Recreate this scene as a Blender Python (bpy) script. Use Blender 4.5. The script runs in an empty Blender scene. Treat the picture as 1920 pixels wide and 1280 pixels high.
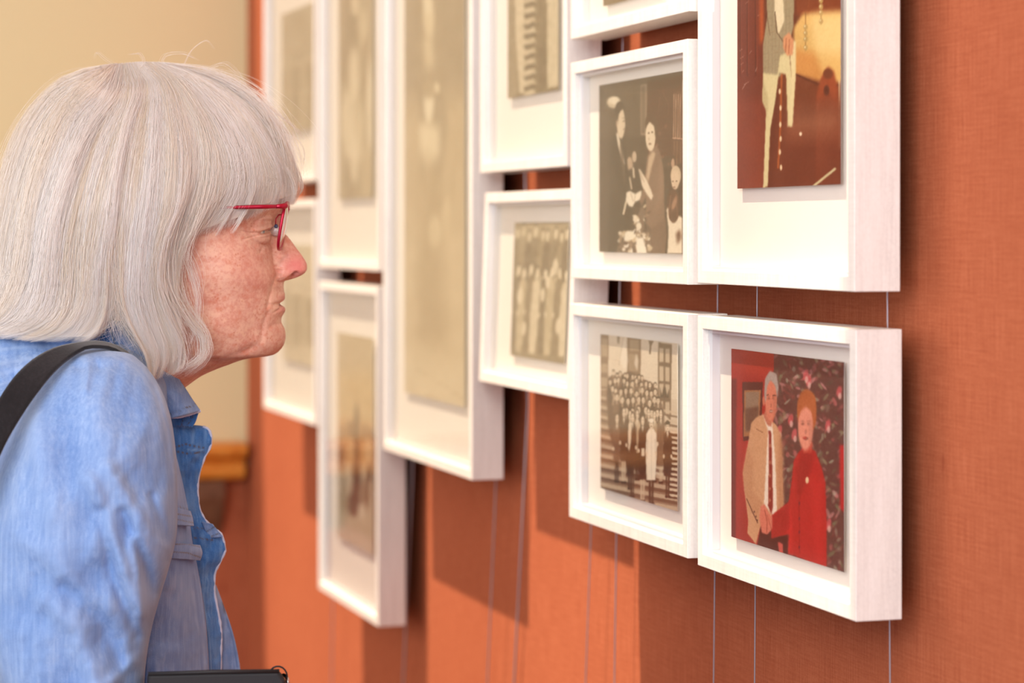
import bpy, math, random
import numpy as np
from mathutils import Vector, Matrix

sc = bpy.context.scene
COL = sc.collection
random.seed(7)
RNG = np.random.default_rng(7)

# ------------------------------------------------------------------ camera
CAMZ = 1.5                                   # camera height
FPX = 4500.0                                 # focal length in pixels of a 1920 px wide frame
HY = 433.0                                   # row of the horizon
cam_d = bpy.data.cameras.new('camera')
cam = bpy.data.objects.new('camera', cam_d)
COL.objects.link(cam)
sc.camera = cam
cam.location = (0, 0, CAMZ)
cam.rotation_euler = (math.pi / 2, 0, 0)
cam_d.sensor_width = 36.0
cam_d.lens = FPX / 1920 * 36.0
cam_d.shift_y = -(640 - HY) / 1920.0
cam_d.clip_start = 0.05
cam_d.dof.use_dof = True
cam_d.dof.focus_distance = 2.02
cam_d.dof.aperture_fstop = 5.0

# ------------------------------------------------------------------ wall axes (the red wall recedes to the left)
SN, CS = 1400 / math.hypot(1400, FPX), FPX / math.hypot(1400, FPX)
N3 = Vector((CS, SN, 0))                     # into the red wall
W3 = Vector((-SN, CS, 0))                    # along the red wall, away from the camera
D_FRONT = 0.781                              # camera to the plane of the frame fronts
DEPTH = 0.038                                # frame depth
D_WALL = 0.846
T_CORNER = 4.36
ROT_WALL = math.atan2(-CS, SN)               # local x to the right along the wall, y into the wall
CEIL = 3.15


def wpos(t, out, z):
    """point given along-wall t, distance out from the wall, height"""
    p = N3 * (D_WALL - out) + W3 * t
    return Vector((p.x, p.y, z))


# ------------------------------------------------------------------ exposure, world
sc.view_settings.view_transform = 'Standard'
sc.view_settings.look = 'None'
sc.view_settings.gamma = 1.0
sc.view_settings.exposure = 0.13
sc.view_settings.use_curve_mapping = False
sc.cycles.diffuse_bounces = 7

world = bpy.data.worlds.new('world')
sc.world = world
world.use_nodes = True
wn = world.node_tree
wn.nodes.clear()
w_out = wn.nodes.new('ShaderNodeOutputWorld')
w_bg = wn.nodes.new('ShaderNodeBackground')
w_tc = wn.nodes.new('ShaderNodeTexCoord')
w_dot = wn.nodes.new('ShaderNodeVectorMath'); w_dot.operation = 'DOT_PRODUCT'
w_dot.inputs[1].default_value = (-0.25, -0.97, 0.0)
w_ramp = wn.nodes.new('ShaderNodeValToRGB')
w_ramp.color_ramp.elements[0].position = 0.25
w_ramp.color_ramp.elements[0].color = (1.0, 0.90, 0.78, 1)
w_ramp.color_ramp.elements[1].position = 0.95
w_ramp.color_ramp.elements[1].color = (0.80, 0.88, 1.0, 1)
w_mr = wn.nodes.new('ShaderNodeMapRange')
w_mr.inputs['From Min'].default_value = -1
wn.links.new(w_tc.outputs['Generated'], w_dot.inputs[0])
wn.links.new(w_dot.outputs['Value'], w_mr.inputs['Value'])
wn.links.new(w_mr.outputs['Result'], w_ramp.inputs['Fac'])
wn.links.new(w_ramp.outputs['Color'], w_bg.inputs['Color'])
wn.links.new(w_bg.outputs['Background'], w_out.inputs['Surface'])
w_bg.inputs['Strength'].default_value = 0.85

# sun, steep, through the slot in the ceiling beside the red wall
sun_d = bpy.data.lights.new('sun', 'SUN')
sun = bpy.data.objects.new('sun', sun_d)
COL.objects.link(sun)
SUN_DIR = (N3 * 0.062 - W3 * 0.012 + Vector((0, 0, -0.165))).normalized()
sun.rotation_euler = SUN_DIR.to_track_quat('-Z', 'Y').to_euler()
sun.location = (0, 2, 6)
sun_d.energy = 7.6
sun_d.angle = math.radians(0.8)
sun_d.color = (1.0, 0.83, 0.62)


def area_light(name, loc, target, sx, sy, energy, color):
    d = bpy.data.lights.new(name, 'AREA')
    d.shape = 'RECTANGLE'; d.size = sx; d.size_y = sy
    d.energy = energy; d.color = color
    o = bpy.data.objects.new(name, d)
    o.location = loc
    o.rotation_euler = (Vector(target) - Vector(loc)).to_track_quat('-Z', 'Y').to_euler()
    COL.objects.link(o)
    return o


# daylight of the tall windows in the wall behind and to the left of the camera
area_light('window_daylight', wpos(-1.2, 2.6, 1.9), wpos(2.2, 0.1, 1.5), 2.0, 1.8, 44, (0.68, 0.76, 1.0))
area_light('window_daylight_far', wpos(3.4, 4.0, 2.0), wpos(2.6, 0.0, 1.4), 1.6, 2.0, 45, (1.0, 0.93, 0.82))

area_light('fill_on_woman', (-0.6, -0.5, 2.5), (-0.35, 2.1, 1.45), 1.6, 1.4, 58, (1.0, 0.96, 0.91))  # added fill aimed at the woman to brighten her hair, no window there

# ------------------------------------------------------------------ helpers


def tag(o, label=None, cat=None, group=None, kind=None):
    if label: o['label'] = label
    if cat: o['category'] = cat
    if group: o['group'] = group
    if kind: o['kind'] = kind
    return o


def empty(name, loc=(0, 0, 0), rotz=0.0):
    o = bpy.data.objects.new(name, None)
    o.location = loc
    o.rotation_euler = (0, 0, rotz)
    o.empty_display_size = 0.05
    COL.objects.link(o)
    return o


def mesh(name, verts, faces, mats=(), parent=None, smooth=False, midx=None, colors=None, uvs=None):
    me = bpy.data.meshes.new(name)
    verts = np.asarray(verts, dtype=np.float32)
    if isinstance(faces, np.ndarray):
        nf, k = faces.shape
        me.vertices.add(len(verts)); me.vertices.foreach_set('co', verts.ravel())
        me.loops.add(nf * k); me.loops.foreach_set('vertex_index', faces.astype(np.int32).ravel())
        me.polygons.add(nf)
        me.polygons.foreach_set('loop_start', (np.arange(nf) * k).astype(np.int32))
        me.polygons.foreach_set('loop_total', np.full(nf, k, dtype=np.int32))
        me.update(calc_edges=True)
    else:
        me.from_pydata([tuple(map(float, v)) for v in verts], [], faces)
    for m in (mats if isinstance(mats, (list, tuple)) else [mats]):
        me.materials.append(m)
    if midx is not None:
        me.polygons.foreach_set('material_index', np.asarray(midx, dtype=np.int32))
    if smooth:
        me.polygons.foreach_set('use_smooth', np.ones(len(me.polygons), dtype=bool))
    if colors is not None:
        c = np.ones((len(verts), 4), dtype=np.float32)
        c[:, :3] = colors
        at = me.color_attributes.new('Col', 'FLOAT_COLOR', 'POINT')
        at.data.foreach_set('color', c.ravel())
    if uvs is not None:
        at = me.attributes.new('suv', 'FLOAT_VECTOR', 'POINT')
        u3 = np.zeros((len(verts), 3), dtype=np.float32); u3[:, :2] = uvs
        at.data.foreach_set('vector', u3.ravel())
    me.update()
    o = bpy.data.objects.new(name, me)
    COL.objects.link(o)
    if parent is not None: o.parent = parent
    return o


class MB:
    """collects simple shapes into one mesh"""
    def __init__(s): s.v = []; s.f = []; s.m = []
    def add(s, v, f, m=0):
        b = len(s.v); s.v += [tuple(x) for x in v]; s.f += [tuple(i + b for i in q) for q in f]; s.m += [m] * len(f)
        return s
    def box(s, x0, x1, y0, y1, z0, z1, m=0):
        v = [(x, y, z) for z in (z0, z1) for y in (y0, y1) for x in (x0, x1)]
        return s.add(v, [(0, 2, 3, 1), (4, 5, 7, 6), (0, 1, 5, 4), (2, 6, 7, 3), (0, 4, 6, 2), (1, 3, 7, 5)], m)
    def tube(s, pts, r, n=8, m=0, cap=True):
        pts = [Vector(p) for p in pts]; rs = r if isinstance(r, (list, tuple)) else [r] * len(pts)
        b = len(s.v); up = None
        for i, p in enumerate(pts):
            d = (pts[min(i + 1, len(pts) - 1)] - pts[max(i - 1, 0)]).normalized()
            if up is None:
                up = Vector((0, 0, 1)) if abs(d.z) < .9 else Vector((1, 0, 0))
            a = (up - d * up.dot(d)).normalized(); c = d.cross(a); up = a
            for k in range(n):
                q = 2 * math.pi * k / n
                s.v.append(tuple(p + (a * math.cos(q) + c * math.sin(q)) * rs[i]))
        for i in range(len(pts) - 1):
            for k in range(n):
                k2 = (k + 1) % n
                s.f.append((b + i * n + k, b + i * n + k2, b + (i + 1) * n + k2, b + (i + 1) * n + k)); s.m.append(m)
        if cap:
            s.f.append(tuple(b + k for k in range(n))[::-1]); s.m.append(m)
            e = b + (len(pts) - 1) * n
            s.f.append(tuple(e + k for k in range(n))); s.m.append(m)
        return s
    def build(s, name, mats, parent=None, smooth=False, bevel=0.0, seg=2):
        o = mesh(name, s.v, s.f, mats, parent, smooth, s.m)
        if bevel:
            md = o.modifiers.new('bevel', 'BEVEL'); md.width = bevel; md.segments = seg; md.limit_method = 'ANGLE'
            md.harden_normals = False
        return o


def grid_faces(nr, nc, wrap=False):
    r = np.arange(nr - 1)[:, None]; c = np.arange(nc if wrap else nc - 1)[None, :]
    c2 = (c + 1) % nc
    f = np.stack([r * nc + c, r * nc + c2, (r + 1) * nc + c2, (r + 1) * nc + c], axis=-1)
    return f.reshape(-1, 4)


def srgb(r, g, b):
    def f(x):
        x /= 255.0
        return x / 12.92 if x <= .04045 else ((x + .055) / 1.055) ** 2.4
    return (f(r), f(g), f(b))


# ------------------------------------------------------------------ materials
class NT:
    def __init__(s, name):
        s.mat = bpy.data.materials.new(name); s.mat.use_nodes = True
        s.t = s.mat.node_tree; s.t.nodes.clear()
        s.out = s.n('ShaderNodeOutputMaterial')
    def n(s, typ, **kw):
        nd = s.t.nodes.new(typ)
        for k, v in kw.items():
            if k.startswith('i_'):
                key = k[2:].replace('_', ' ')
                nd.inputs[key].default_value = v
            else: setattr(nd, k, v)
        return nd
    def l(s, a, b): s.t.links.new(a, b)
    def bsdf(s, color=(.5, .5, .5), rough=.5, **kw):
        b = s.n('ShaderNodeBsdfPrincipled')
        b.inputs['Base Color'].default_value = (*color, 1)
        b.inputs['Roughness'].default_value = rough
        for k, v in kw.items(): b.inputs[k.replace('_', ' ')].default_value = v
        s.l(b.outputs[0], s.out.inputs[0]); return b
    def noise(s, scale, detail=3, rough=.55, vec=None, dist=0.0):
        nd = s.n('ShaderNodeTexNoise'); nd.inputs['Scale'].default_value = scale
        nd.inputs['Detail'].default_value = detail; nd.inputs['Roughness'].default_value = rough
        nd.inputs['Distortion'].default_value = dist
        s.l(vec if vec is not None else s.mapping(), nd.inputs['Vector'])
        return nd.outputs['Fac']
    def mapping(s, scale=(1, 1, 1), rot=(0, 0, 0), src='Object'):
        tc = s.n('ShaderNodeTexCoord'); mp = s.n('ShaderNodeMapping')
        mp.inputs['Scale'].default_value = scale; mp.inputs['Rotation'].default_value = rot
        s.l(tc.outputs[src], mp.inputs['Vector']); return mp.outputs[0]
    def ramp(s, fac, stops):
        r = s.n('ShaderNodeValToRGB'); e = r.color_ramp.elements
        while len(e) < len(stops): e.new(0.5)
        for i, (p, c) in enumerate(stops):
            e[i].position = p; e[i].color = (*c, 1) if len(c) == 3 else c
        s.l(fac, r.inputs[0]); return r.outputs[0]
    def mix(s, fac, a, b, mode='MIX'):
        m = s.n('ShaderNodeMix', data_type='RGBA', blend_type=mode)
        for sock, v in ((m.inputs[0], fac), (m.inputs[6], a), (m.inputs[7], b)):
            if hasattr(v, 'is_output'): s.l(v, sock)
            elif isinstance(v, (int, float)): sock.default_value = v
            else: sock.default_value = (*v, 1) if len(v) == 3 else v
        return m.outputs[2]
    def math(s, op, a, b=0.0):
        m = s.n('ShaderNodeMath', operation=op)
        for sock, v in ((m.inputs[0], a), (m.inputs[1], b)):
            if hasattr(v, 'is_output'): s.l(v, sock)
            else: sock.default_value = v
        return m.outputs[0]
    def bump(s, h, strength, dist, b):
        n = s.n('ShaderNodeBump'); n.inputs['Strength'].default_value = strength
        n.inputs['Distance'].default_value = dist
        s.l(h, n.inputs['Height']); s.l(n.outputs[0], b.inputs['Normal']); return n


def m_plain(name, color, rough=.5, **kw):
    t = NT(name); t.bsdf(color, rough, **kw); return t.mat


def m_fabric_wall():
    t = NT('terracotta_linen')
    b = t.bsdf((.5, .1, .04), .85)
    b.inputs['Specular IOR Level'].default_value = .15
    v = t.mapping((1, 1, 1))
    hz = t.noise(1, 3, .6, t.mapping((26, 26, 520)))        # horizontal weft slubs
    vt = t.noise(1, 3, .6, t.mapping((620, 620, 20)))      # vertical warp
    fine = t.noise(1, 2, .5, t.mapping((420, 420, 420)))
    big = t.noise(3.0, 3, .5, v)
    s1 = t.math('ADD', t.math('MULTIPLY', hz, .42), t.math('MULTIPLY', vt, .58))
    s2 = t.math('ADD', t.math('MULTIPLY', s1, .8), t.math('MULTIPLY', fine, .2))
    c1 = t.ramp(s2, [(.32, srgb(152, 76, 49)), (.5, srgb(172, 94, 62)), (.70, srgb(191, 112, 79))])
    c2 = t.mix(t.ramp(big, [(.35, (0, 0, 0)), (.7, (1, 1, 1))]), c1, (.93, .9, .9), 'MULTIPLY')
    slub = t.noise(1, 1, .5, t.mapping((60, 60, 14)))
    c3 = t.mix(t.ramp(slub, [(.74, (0, 0, 0)), (.8, (.5, .5, .5))]), c2, srgb(120, 40, 25))
    t.l(c3, b.inputs['Base Color'])
    t.bump(s2, .65, .0008, b)
    return t.mat


def m_frame():
    t = NT('limed_ash_wood')
    b = t.bsdf((.8, .78, .74), .42)
    v = t.mapping((26, 40, 3.0))
    g = t.noise(2.4, 4, .6, v, 1.2)
    f = t.noise(1, 3, .6, t.mapping((420, 420, 22)))
    h = t.noise(1, 3, .6, t.mapping((22, 420, 420)))
    k = t.math('ADD', t.math('MULTIPLY', g, .6), t.math('MULTIPLY', t.math('MULTIPLY', f, h), .8))
    t.l(t.ramp(k, [(.25, srgb(206, 197, 190)), (.5, srgb(222, 214, 206)), (.75, srgb(231, 224, 217))]), b.inputs['Base Color'])
    t.bump(k, .18, .0006, b)
    return t.mat


def m_glass(ior=1.52, tint=(1, 1, 1), rough=.02):
    t = NT('picture_glass')
    tr = t.n('ShaderNodeBsdfTransparent'); tr.inputs[0].default_value = (*tint, 1)
    gl = t.n('ShaderNodeBsdfGlossy'); gl.inputs['Roughness'].default_value = rough
    # reflectance of the two faces of a thin pane, the same from either side
    geo = t.n('ShaderNodeNewGeometry'); dt = t.n('ShaderNodeVectorMath', operation='DOT_PRODUCT')
    t.l(geo.outputs['Normal'], dt.inputs[0]); t.l(geo.outputs['Incoming'], dt.inputs[1])
    c = t.math('ABSOLUTE', dt.outputs['Value'])
    r0 = ((ior - 1) / (ior + 1)) ** 2
    f1 = t.math('ADD', t.math('MULTIPLY', t.math('POWER', t.math('SUBTRACT', 1.0, c), 5.0), 1 - r0), r0)
    f2 = t.math('DIVIDE', t.math('MULTIPLY', f1, 2.0), t.math('ADD', f1, 1.0))
    mx = t.n('ShaderNodeMixShader')
    t.l(f2, mx.inputs[0]); t.l(tr.outputs[0], mx.inputs[1]); t.l(gl.outputs[0], mx.inputs[2])
    t.l(mx.outputs[0], t.out.inputs[0])
    return t.mat


def m_print():
    t = NT('photographic_paper')
    b = t.bsdf((.5, .5, .5), .35)
    a = t.n('ShaderNodeAttribute'); a.attribute_name = 'Col'
    mm = t.n('ShaderNodeVectorMath', operation='SCALE'); mm.inputs['Scale'].default_value = .8
    t.l(a.outputs['Color'], mm.inputs[0]); t.l(mm.outputs[0], b.inputs['Base Color'])
    return t.mat


M = {}
M['wall'] = m_fabric_wall()
M['frame'] = m_frame()
M['glass'] = m_glass()
M['print'] = m_print()
M['mat'] = m_plain('mat_board', srgb(229, 223, 213), .9)
M['spacer'] = m_plain('white_spacer', srgb(222, 220, 222), .5)
M['cream'] = m_plain('cream_paint', srgb(220, 206, 158), .6)
M['ceiling'] = m_plain('ceiling_plaster', srgb(226, 218, 205), .9)
M['floor'] = m_plain('oak_floor', srgb(120, 84, 52), .4)
M['steel'] = m_plain('steel_cable', srgb(170, 160, 165), .35, Metallic=.7)
M['grip'] = m_plain('dark_metal', srgb(40, 38, 40), .4, Metallic=.8)


def m_wood(name, c0, c1, rough=.35, sc_=(3, 30, 30)):
    t = NT(name); b = t.bsdf(c0, rough)
    g = t.noise(2.0, 4, .6, t.mapping(sc_), .8)
    t.l(t.ramp(g, [(.3, c0), (.7, c1)]), b.inputs['Base Color']); return t.mat


M['wood'] = m_wood('honey_wood', srgb(196, 112, 30), srgb(224, 150, 62))
M['under_block'] = m_wood('dark_under_wood', srgb(92, 62, 44), srgb(120, 86, 62))

# ------------------------------------------------------------------ room


def wall_box(name, t0, t1, o0, o1, z0, z1, mat):
    """box in wall coordinates: t along the red wall, o out from it"""
    o = MB().box(-t1, -t0, -o1, -o0, z0, z1).build(name, mat)
    o.location = N3 * D_WALL
    o.rotation_euler = (0, 0, ROT_WALL)
    return tag(o, kind='structure')


wall_box('wall_right', -1.2, T_CORNER, -0.12, 0.0, 0.0, CEIL, M['wall'])
wall_box('floor', -1.2, T_CORNER + .1, -0.12, 4.2, -0.1, 0.0, M['floor'])
# ceiling with an unseen slot, cut to hold the sun to the red wall
S_OUT0, S_OUT1, S_T0, S_T1 = 0.22, 0.98, 1.79, T_CORNER
wall_box('ceiling', -1.2, T_CORNER + .1, S_OUT1, 4.2, CEIL, CEIL + .15, M['ceiling'])
wall_box('ceiling', -1.2, T_CORNER + .1, -0.12, S_OUT0, CEIL, CEIL + .15, M['ceiling'])
wall_box('ceiling', -1.2, S_T0, S_OUT0, S_OUT1, CEIL, CEIL + .15, M['ceiling'])
ZR = CAMZ + (HY - 893) / FPX * 4.43          # underside of the wooden ledge
wall_box('wall_far', T_CORNER, T_CORNER + .1, 0.0, 4.2, 0.0, ZR + .02, M['wall'])
wall_box('wall_far', T_CORNER, T_CORNER + .1, 0.0, 1.0, ZR + .02, CEIL, M['cream'])
wall_box('wall_far', T_CORNER, T_CORNER + .1, 1.0, 4.2, ZR + .02, CEIL, M['wall'])

# moulded wooden ledge on the far wall
def ledge():
    e = empty('wooden_ledge', wpos(T_CORNER, 0.0, ZR), ROT_WALL)
    tag(e, 'honey brown moulded wooden ledge running along the cream far wall behind the woman', 'ledge')
    prof = [(0, 0), (.035, 0), (.045, .006), (.05, .018), (.046, .028), (.04, .031), (.044, .036), (.066, .046),
            (.072, .056), (.070, .064), (.062, .068), (0, .068)]
    x0, x1 = -.0, 1.0
    mb = MB(); n = len(prof)
    v = [(q[0], -x, q[1]) for x in (.012, x1) for q in prof]
    f = [(i, (i + 1) % n, (i + 1) % n + n, i + n) for i in range(n)] + [tuple(range(n))[::-1], tuple(range(n, 2 * n))]
    mb.add(v, f).build('moulding', M['wood'], e, bevel=.0015)
    for k in (0.05, 0.62):  # dark brown tapered blocks below the ledge
        b = MB()
        pr = [(0, 0), (.05, 0), (.048, -.03), (.03, -.07), (.008, -.1), (0, -.1)]
        v = [(q[0], -x, q[1]) for x in (k, k + .25) for q in pr]; m = len(pr)
        f = [(i, (i + 1) % m, (i + 1) % m + m, i + m) for i in range(m)] + [tuple(range(m))[::-1], tuple(range(m, 2 * m))]
        b.add(v, f).build('under_block', M['under_block'], e)
ledge()

# ------------------------------------------------------------------ picture frames
def t_of(px, D=None):
    D = D or D_FRONT
    a = (px - 960) / FPX
    return D * (CS - SN * a) / (SN + CS * a)


def y_of(px, D=None):
    D = D or D_FRONT
    return D / (SN + CS * (px - 960) / FPX)


def z_of(px, py, D=None):
    D = D or D_FRONT
    return CAMZ + (HY - py) / FPX * y_of(px, D)


def homography(q):
    """unit square (u right, v down) -> the four points q (tl, tr, br, bl)"""
    A = []; B = []
    for (u, v), (x, y) in zip([(0, 0), (1, 0), (1, 1), (0, 1)], q):
        A.append([u, v, 1, 0, 0, 0, -u * x, -v * x]); B.append(x)
        A.append([0, 0, 0, u, v, 1, -u * y, -v * y]); B.append(y)
    h = np.linalg.solve(np.array(A, float), np.array(B, float))
    return np.append(h, 1).reshape(3, 3)


def box_blur(a, r):
    if r < 1: return a
    k = np.ones(2 * r + 1) / (2 * r + 1)
    p = np.pad(a, ((r, r), (r, r)) + ((0, 0),) * (a.ndim - 2), mode='edge')
    p = np.apply_along_axis(lambda m: np.convolve(m, k, mode='valid'), 0, p)
    return np.apply_along_axis(lambda m: np.convolve(m, k, mode='valid'), 1, p)


def smooth_noise(shape, cell, rng):
    h, w = shape
    gh, gw = int(h / cell) + 3, int(w / cell) + 3
    g = rng.random((gh, gw))
    y = np.arange(h) / cell; x = np.arange(w) / cell
    yi = y.astype(int); xi = x.astype(int); fy = (y - yi)[:, None]; fx = (x - xi)[None, :]
    fy = fy * fy * (3 - 2 * fy); fx = fx * fx * (3 - 2 * fx)
    a = g[yi][:, xi]; b = g[yi][:, xi + 1]; c = g[yi + 1][:, xi]; d = g[yi + 1][:, xi + 1]
    return (a * (1 - fx) + b * fx) * (1 - fy) + (c * (1 - fx) + d * fx) * fy


class Canvas:
    """a picture drawn on the sheet: coordinates are whatever the four corners were given in"""
    def __init__(s, quad, rows, cols, base, seed=1):
        H = homography(quad)
        u = np.linspace(0, 1, cols)[None, :].repeat(rows, 0); v = np.linspace(0, 1, rows)[:, None].repeat(cols, 1)
        w = H[2, 0] * u + H[2, 1] * v + 1
        s.X = (H[0, 0] * u + H[0, 1] * v + H[0, 2]) / w
        s.Y = (H[1, 0] * u + H[1, 1] * v + H[1, 2]) / w
        s.u, s.v = u, v
        s.img = np.empty((rows, cols, 3)); s.img[:] = np.array(base) / 255.0
        s.rng = np.random.default_rng(seed); s.rows, s.cols = rows, cols
    def _mask(s, pts):
        P = np.array(pts, float); X, Y = s.X, s.Y
        ins = np.zeros(X.shape, bool)
        j = len(P) - 1
        for i in range(len(P)):
            xi, yi = P[i]; xj, yj = P[j]
            c = ((yi > Y) != (yj > Y))
            if yj != yi:
                ins ^= c & (X < (xj - xi) * (Y - yi) / (yj - yi) + xi)
            j = i
        return ins.astype(float)
    def put(s, m, col, a=1.0):
        m = (m * a)[..., None]
        s.img = s.img * (1 - m) + m * np.array(col) / 255.0
    def poly(s, pts, col, soft=0, a=1.0, grad=None):
        m = s._mask(pts)
        if soft: m = box_blur(m, soft)
        s.put(m, col, a)
    def ell(s, cx, cy, rx, ry, col, soft=.15, a=1.0, rot=0.0):
        c, q = math.cos(rot), math.sin(rot)
        dx, dy = s.X - cx, s.Y - cy
        d = np.sqrt(((dx * c + dy * q) / rx) ** 2 + ((-dx * q + dy * c) / ry) ** 2)
        s.put(np.clip((1 - d) / soft + .5, 0, 1), col, a)
    def line(s, pts, wid, col, a=1.0):
        d = np.full(s.X.shape, 1e9)
        for (x0, y0), (x1, y1) in zip(pts[:-1], pts[1:]):
            vx, vy = x1 - x0, y1 - y0; L = vx * vx + vy * vy + 1e-9
            t = np.clip(((s.X - x0) * vx + (s.Y - y0) * vy) / L, 0, 1)
            d = np.minimum(d, np.hypot(s.X - x0 - t * vx, s.Y - y0 - t * vy))
        s.put(np.clip((wid / 2 - d) / 1.0 + .5, 0, 1), col, a)
    def noise(s, cell, amt, tint=(1, 1, 1), mask=None):
        n = (smooth_noise((s.rows, s.cols), cell, s.rng) - .5) * 2 * amt
        if mask is not None: n = n * mask
        s.img = np.clip(s.img + n[..., None] * np.array(tint), 0, 1)
    def lin(s):
        x = np.clip(s.img, 0, 1)
        return np.where(x <= .04045, x / 12.92, ((x + .055) / 1.055) ** 2.4)


def picture(label, xl, xr, ytl, ybl, ytr=None, ybr=None, canvas=None, pq=None, tilt=0.0, forward=0.0, group='white shadow box frames on the red wall'):
    """xl, xr: columns of the front face edges; ytl/ybl rows of the left corners; the right ones follow from the wall plane unless given"""
    global D_FRONT
    D_keep = D_FRONT
    D_FRONT = D_keep - forward                # some frames hang a little farther out
    tl, tr = t_of(xl), t_of(xr)
    w = tl - tr
    ztop = z_of(xl, ytl); zbot = z_of(xl, ybl)
    if ytr is not None: ztop = (ztop + z_of(xr, ytr)) / 2
    if ybr is not None: zbot = (zbot + z_of(xr, ybr)) / 2
    h = ztop - zbot
    c = N3 * D_FRONT + W3 * ((tl + tr) / 2)
    e = empty('picture_frame', (c.x, c.y, zbot), ROT_WALL)
    e.rotation_euler = Matrix.Rotation(ROT_WALL, 3, 'Z').__matmul__(Matrix.Rotation(tilt, 3, 'X')).to_euler()
    tag(e, label, 'picture frame', group)
    FW, GD, MD = 0.0115, 0.0048, 0.0150      # face width, glass depth, mat depth
    hw = w / 2
    # moulding: a mitred ring with its rebate
    prof = [(0, DEPTH), (0, 0), (FW, 0), (FW, GD), (FW + .0012, GD), (FW + .0012, DEPTH)]
    mb = MB(); n = len(prof); cs = [(-1, 0), (1, 0), (1, 1), (-1, 1)]
    v = []
    for (sx, sz) in cs:
        for (a, d) in prof:
            v.append((sx * (hw - a), d, a if sz == 0 else h - a))
    f = []
    for k in range(4):
        k2 = (k + 1) % 4
        for i in range(n):
            i2 = (i + 1) % n
            f.append((k * n + i, k2 * n + i, k2 * n + i2, k * n + i2))
    mb.add(v, f).build('moulding', M['frame'], e, bevel=.0009, seg=2)
    g = MB().box(-hw + FW - .0005, hw - FW + .0005, GD, GD + .0002, FW - .0005, h - FW + .0005)
    mesh('glass_pane', [(-hw + FW, GD, FW), (hw - FW, GD, FW), (hw - FW, GD, h - FW), (-hw + FW, GD, h - FW)], [(0, 1, 2, 3)], M['glass'], e)
    # spacer strips between glass and mat, stepped
    mb = MB(); SP = .0032
    pr = [(FW + .0012, GD + .0006), (FW + SP, GD + .0006), (FW + SP, MD), (FW + .0012, MD)]
    v = []
    for (sx, sz) in cs:
        for (a, d) in pr: v.append((sx * (hw - a), d, a if sz == 0 else h - a))
    f = []
    for k in range(4):
        k2 = (k + 1) % 4
        for i in range(4):
            i2 = (i + 1) % 4
            f.append((k * 4 + i, k2 * 4 + i, k2 * 4 + i2, k * 4 + i2))
    mb.add(v, f).build('spacer', M['spacer'], e)
    MB().box(-hw + FW + .0012, hw - FW - .0012, MD, MD + .003, FW + .0012, h - FW - .0012).build('mat_board', M['mat'], e)
    MB().box(-hw + FW + .0012, hw - FW - .0012, DEPTH - .006, DEPTH - .003, FW + .0012, h - FW - .0012).build('backing_board', M['grip'], e)
    if canvas is not None:
        PD = MD - .0045                       # the print floats in front of the mat
        Dp = D_FRONT + PD
        (ax, ay), (bx, by), (cx, cy), (dx, dy) = pq
        tc = (tl + tr) / 2
        x0 = tc - t_of((ax + dx) / 2, Dp); x1 = tc - t_of((bx + cx) / 2, Dp)
        zt = (z_of(ax, ay, Dp) + z_of(bx, by, Dp)) / 2 - zbot; zb = (z_of(dx, dy, Dp) + z_of(cx, cy, Dp)) / 2 - zbot
        R, C_ = canvas.rows, canvas.cols
        U, V = canvas.u, canvas.v
        P = np.stack([x0 + (x1 - x0) * U, np.full(U.shape, PD), zt + (zb - zt) * V], -1).reshape(-1, 3)
        F = grid_faces(R, C_)[:, ::-1]
        cols = canvas.lin().reshape(-1, 3)
        # give the sheet its thickness
        b = len(P)
        back = np.array([[x0, PD + .0008, zt], [x1, PD + .0008, zt], [x1, PD + .0008, zb], [x0, PD + .0008, zb]])
        P = np.vstack([P, back]); cols = np.vstack([cols, np.full((4, 3), .7)])
        i0, i1, i2, i3 = 0, C_ - 1, R * C_ - 1, (R - 1) * C_
        X = np.array([[b, b + 1, b + 2, b + 3], [i0, i1, b + 1, b], [i1, i2, b + 2, b + 1], [i2, i3, b + 3, b + 2], [i3, i0, b, b + 3]])
        mesh('photo_print', P, np.vstack([F, X]), M['print'], e, colors=cols)
    D_FRONT = D_keep
    return e


# ---- print 1 : couple shaking hands, colour (lower right frame); coordinates of a 2.845x view from (1355, 640)
def crop(x0, y0, s):
    return lambda pts: [((x - x0) * s, (y - y0) * s) for x, y in pts]


def face(c, x, y, rx, ry, skin, hair, k=1.0, hair_dy=-.55):
    c.ell(x, y + hair_dy * ry, rx * 1.15, ry * .85, hair, .2)
    c.ell(x, y, rx, ry, skin, .2)
    d = [v * .55 for v in skin]
    c.ell(x - rx * .38, y - ry * .12, rx * .2, ry * .06, d, .8, .7)
    c.ell(x + rx * .42, y - ry * .12, rx * .2, ry * .06, d, .8, .7)
    c.ell(x - rx * .38, y - ry * .24, rx * .26, ry * .03, d, .8, .5)
    c.ell(x + rx * .42, y - ry * .24, rx * .26, ry * .03, d, .8, .5)
    c.ell(x + rx * .7, y + ry * .2, rx * .3, ry * .6, [v * .86 for v in skin], .9, .7)
    c.ell(x + rx * .05, y + ry * .22, rx * .14, ry * .1, [v * .8 for v in skin], .6)
    c.ell(x + rx * .05, y + ry * .5, rx * .32, ry * .07, d, .5)


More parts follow.
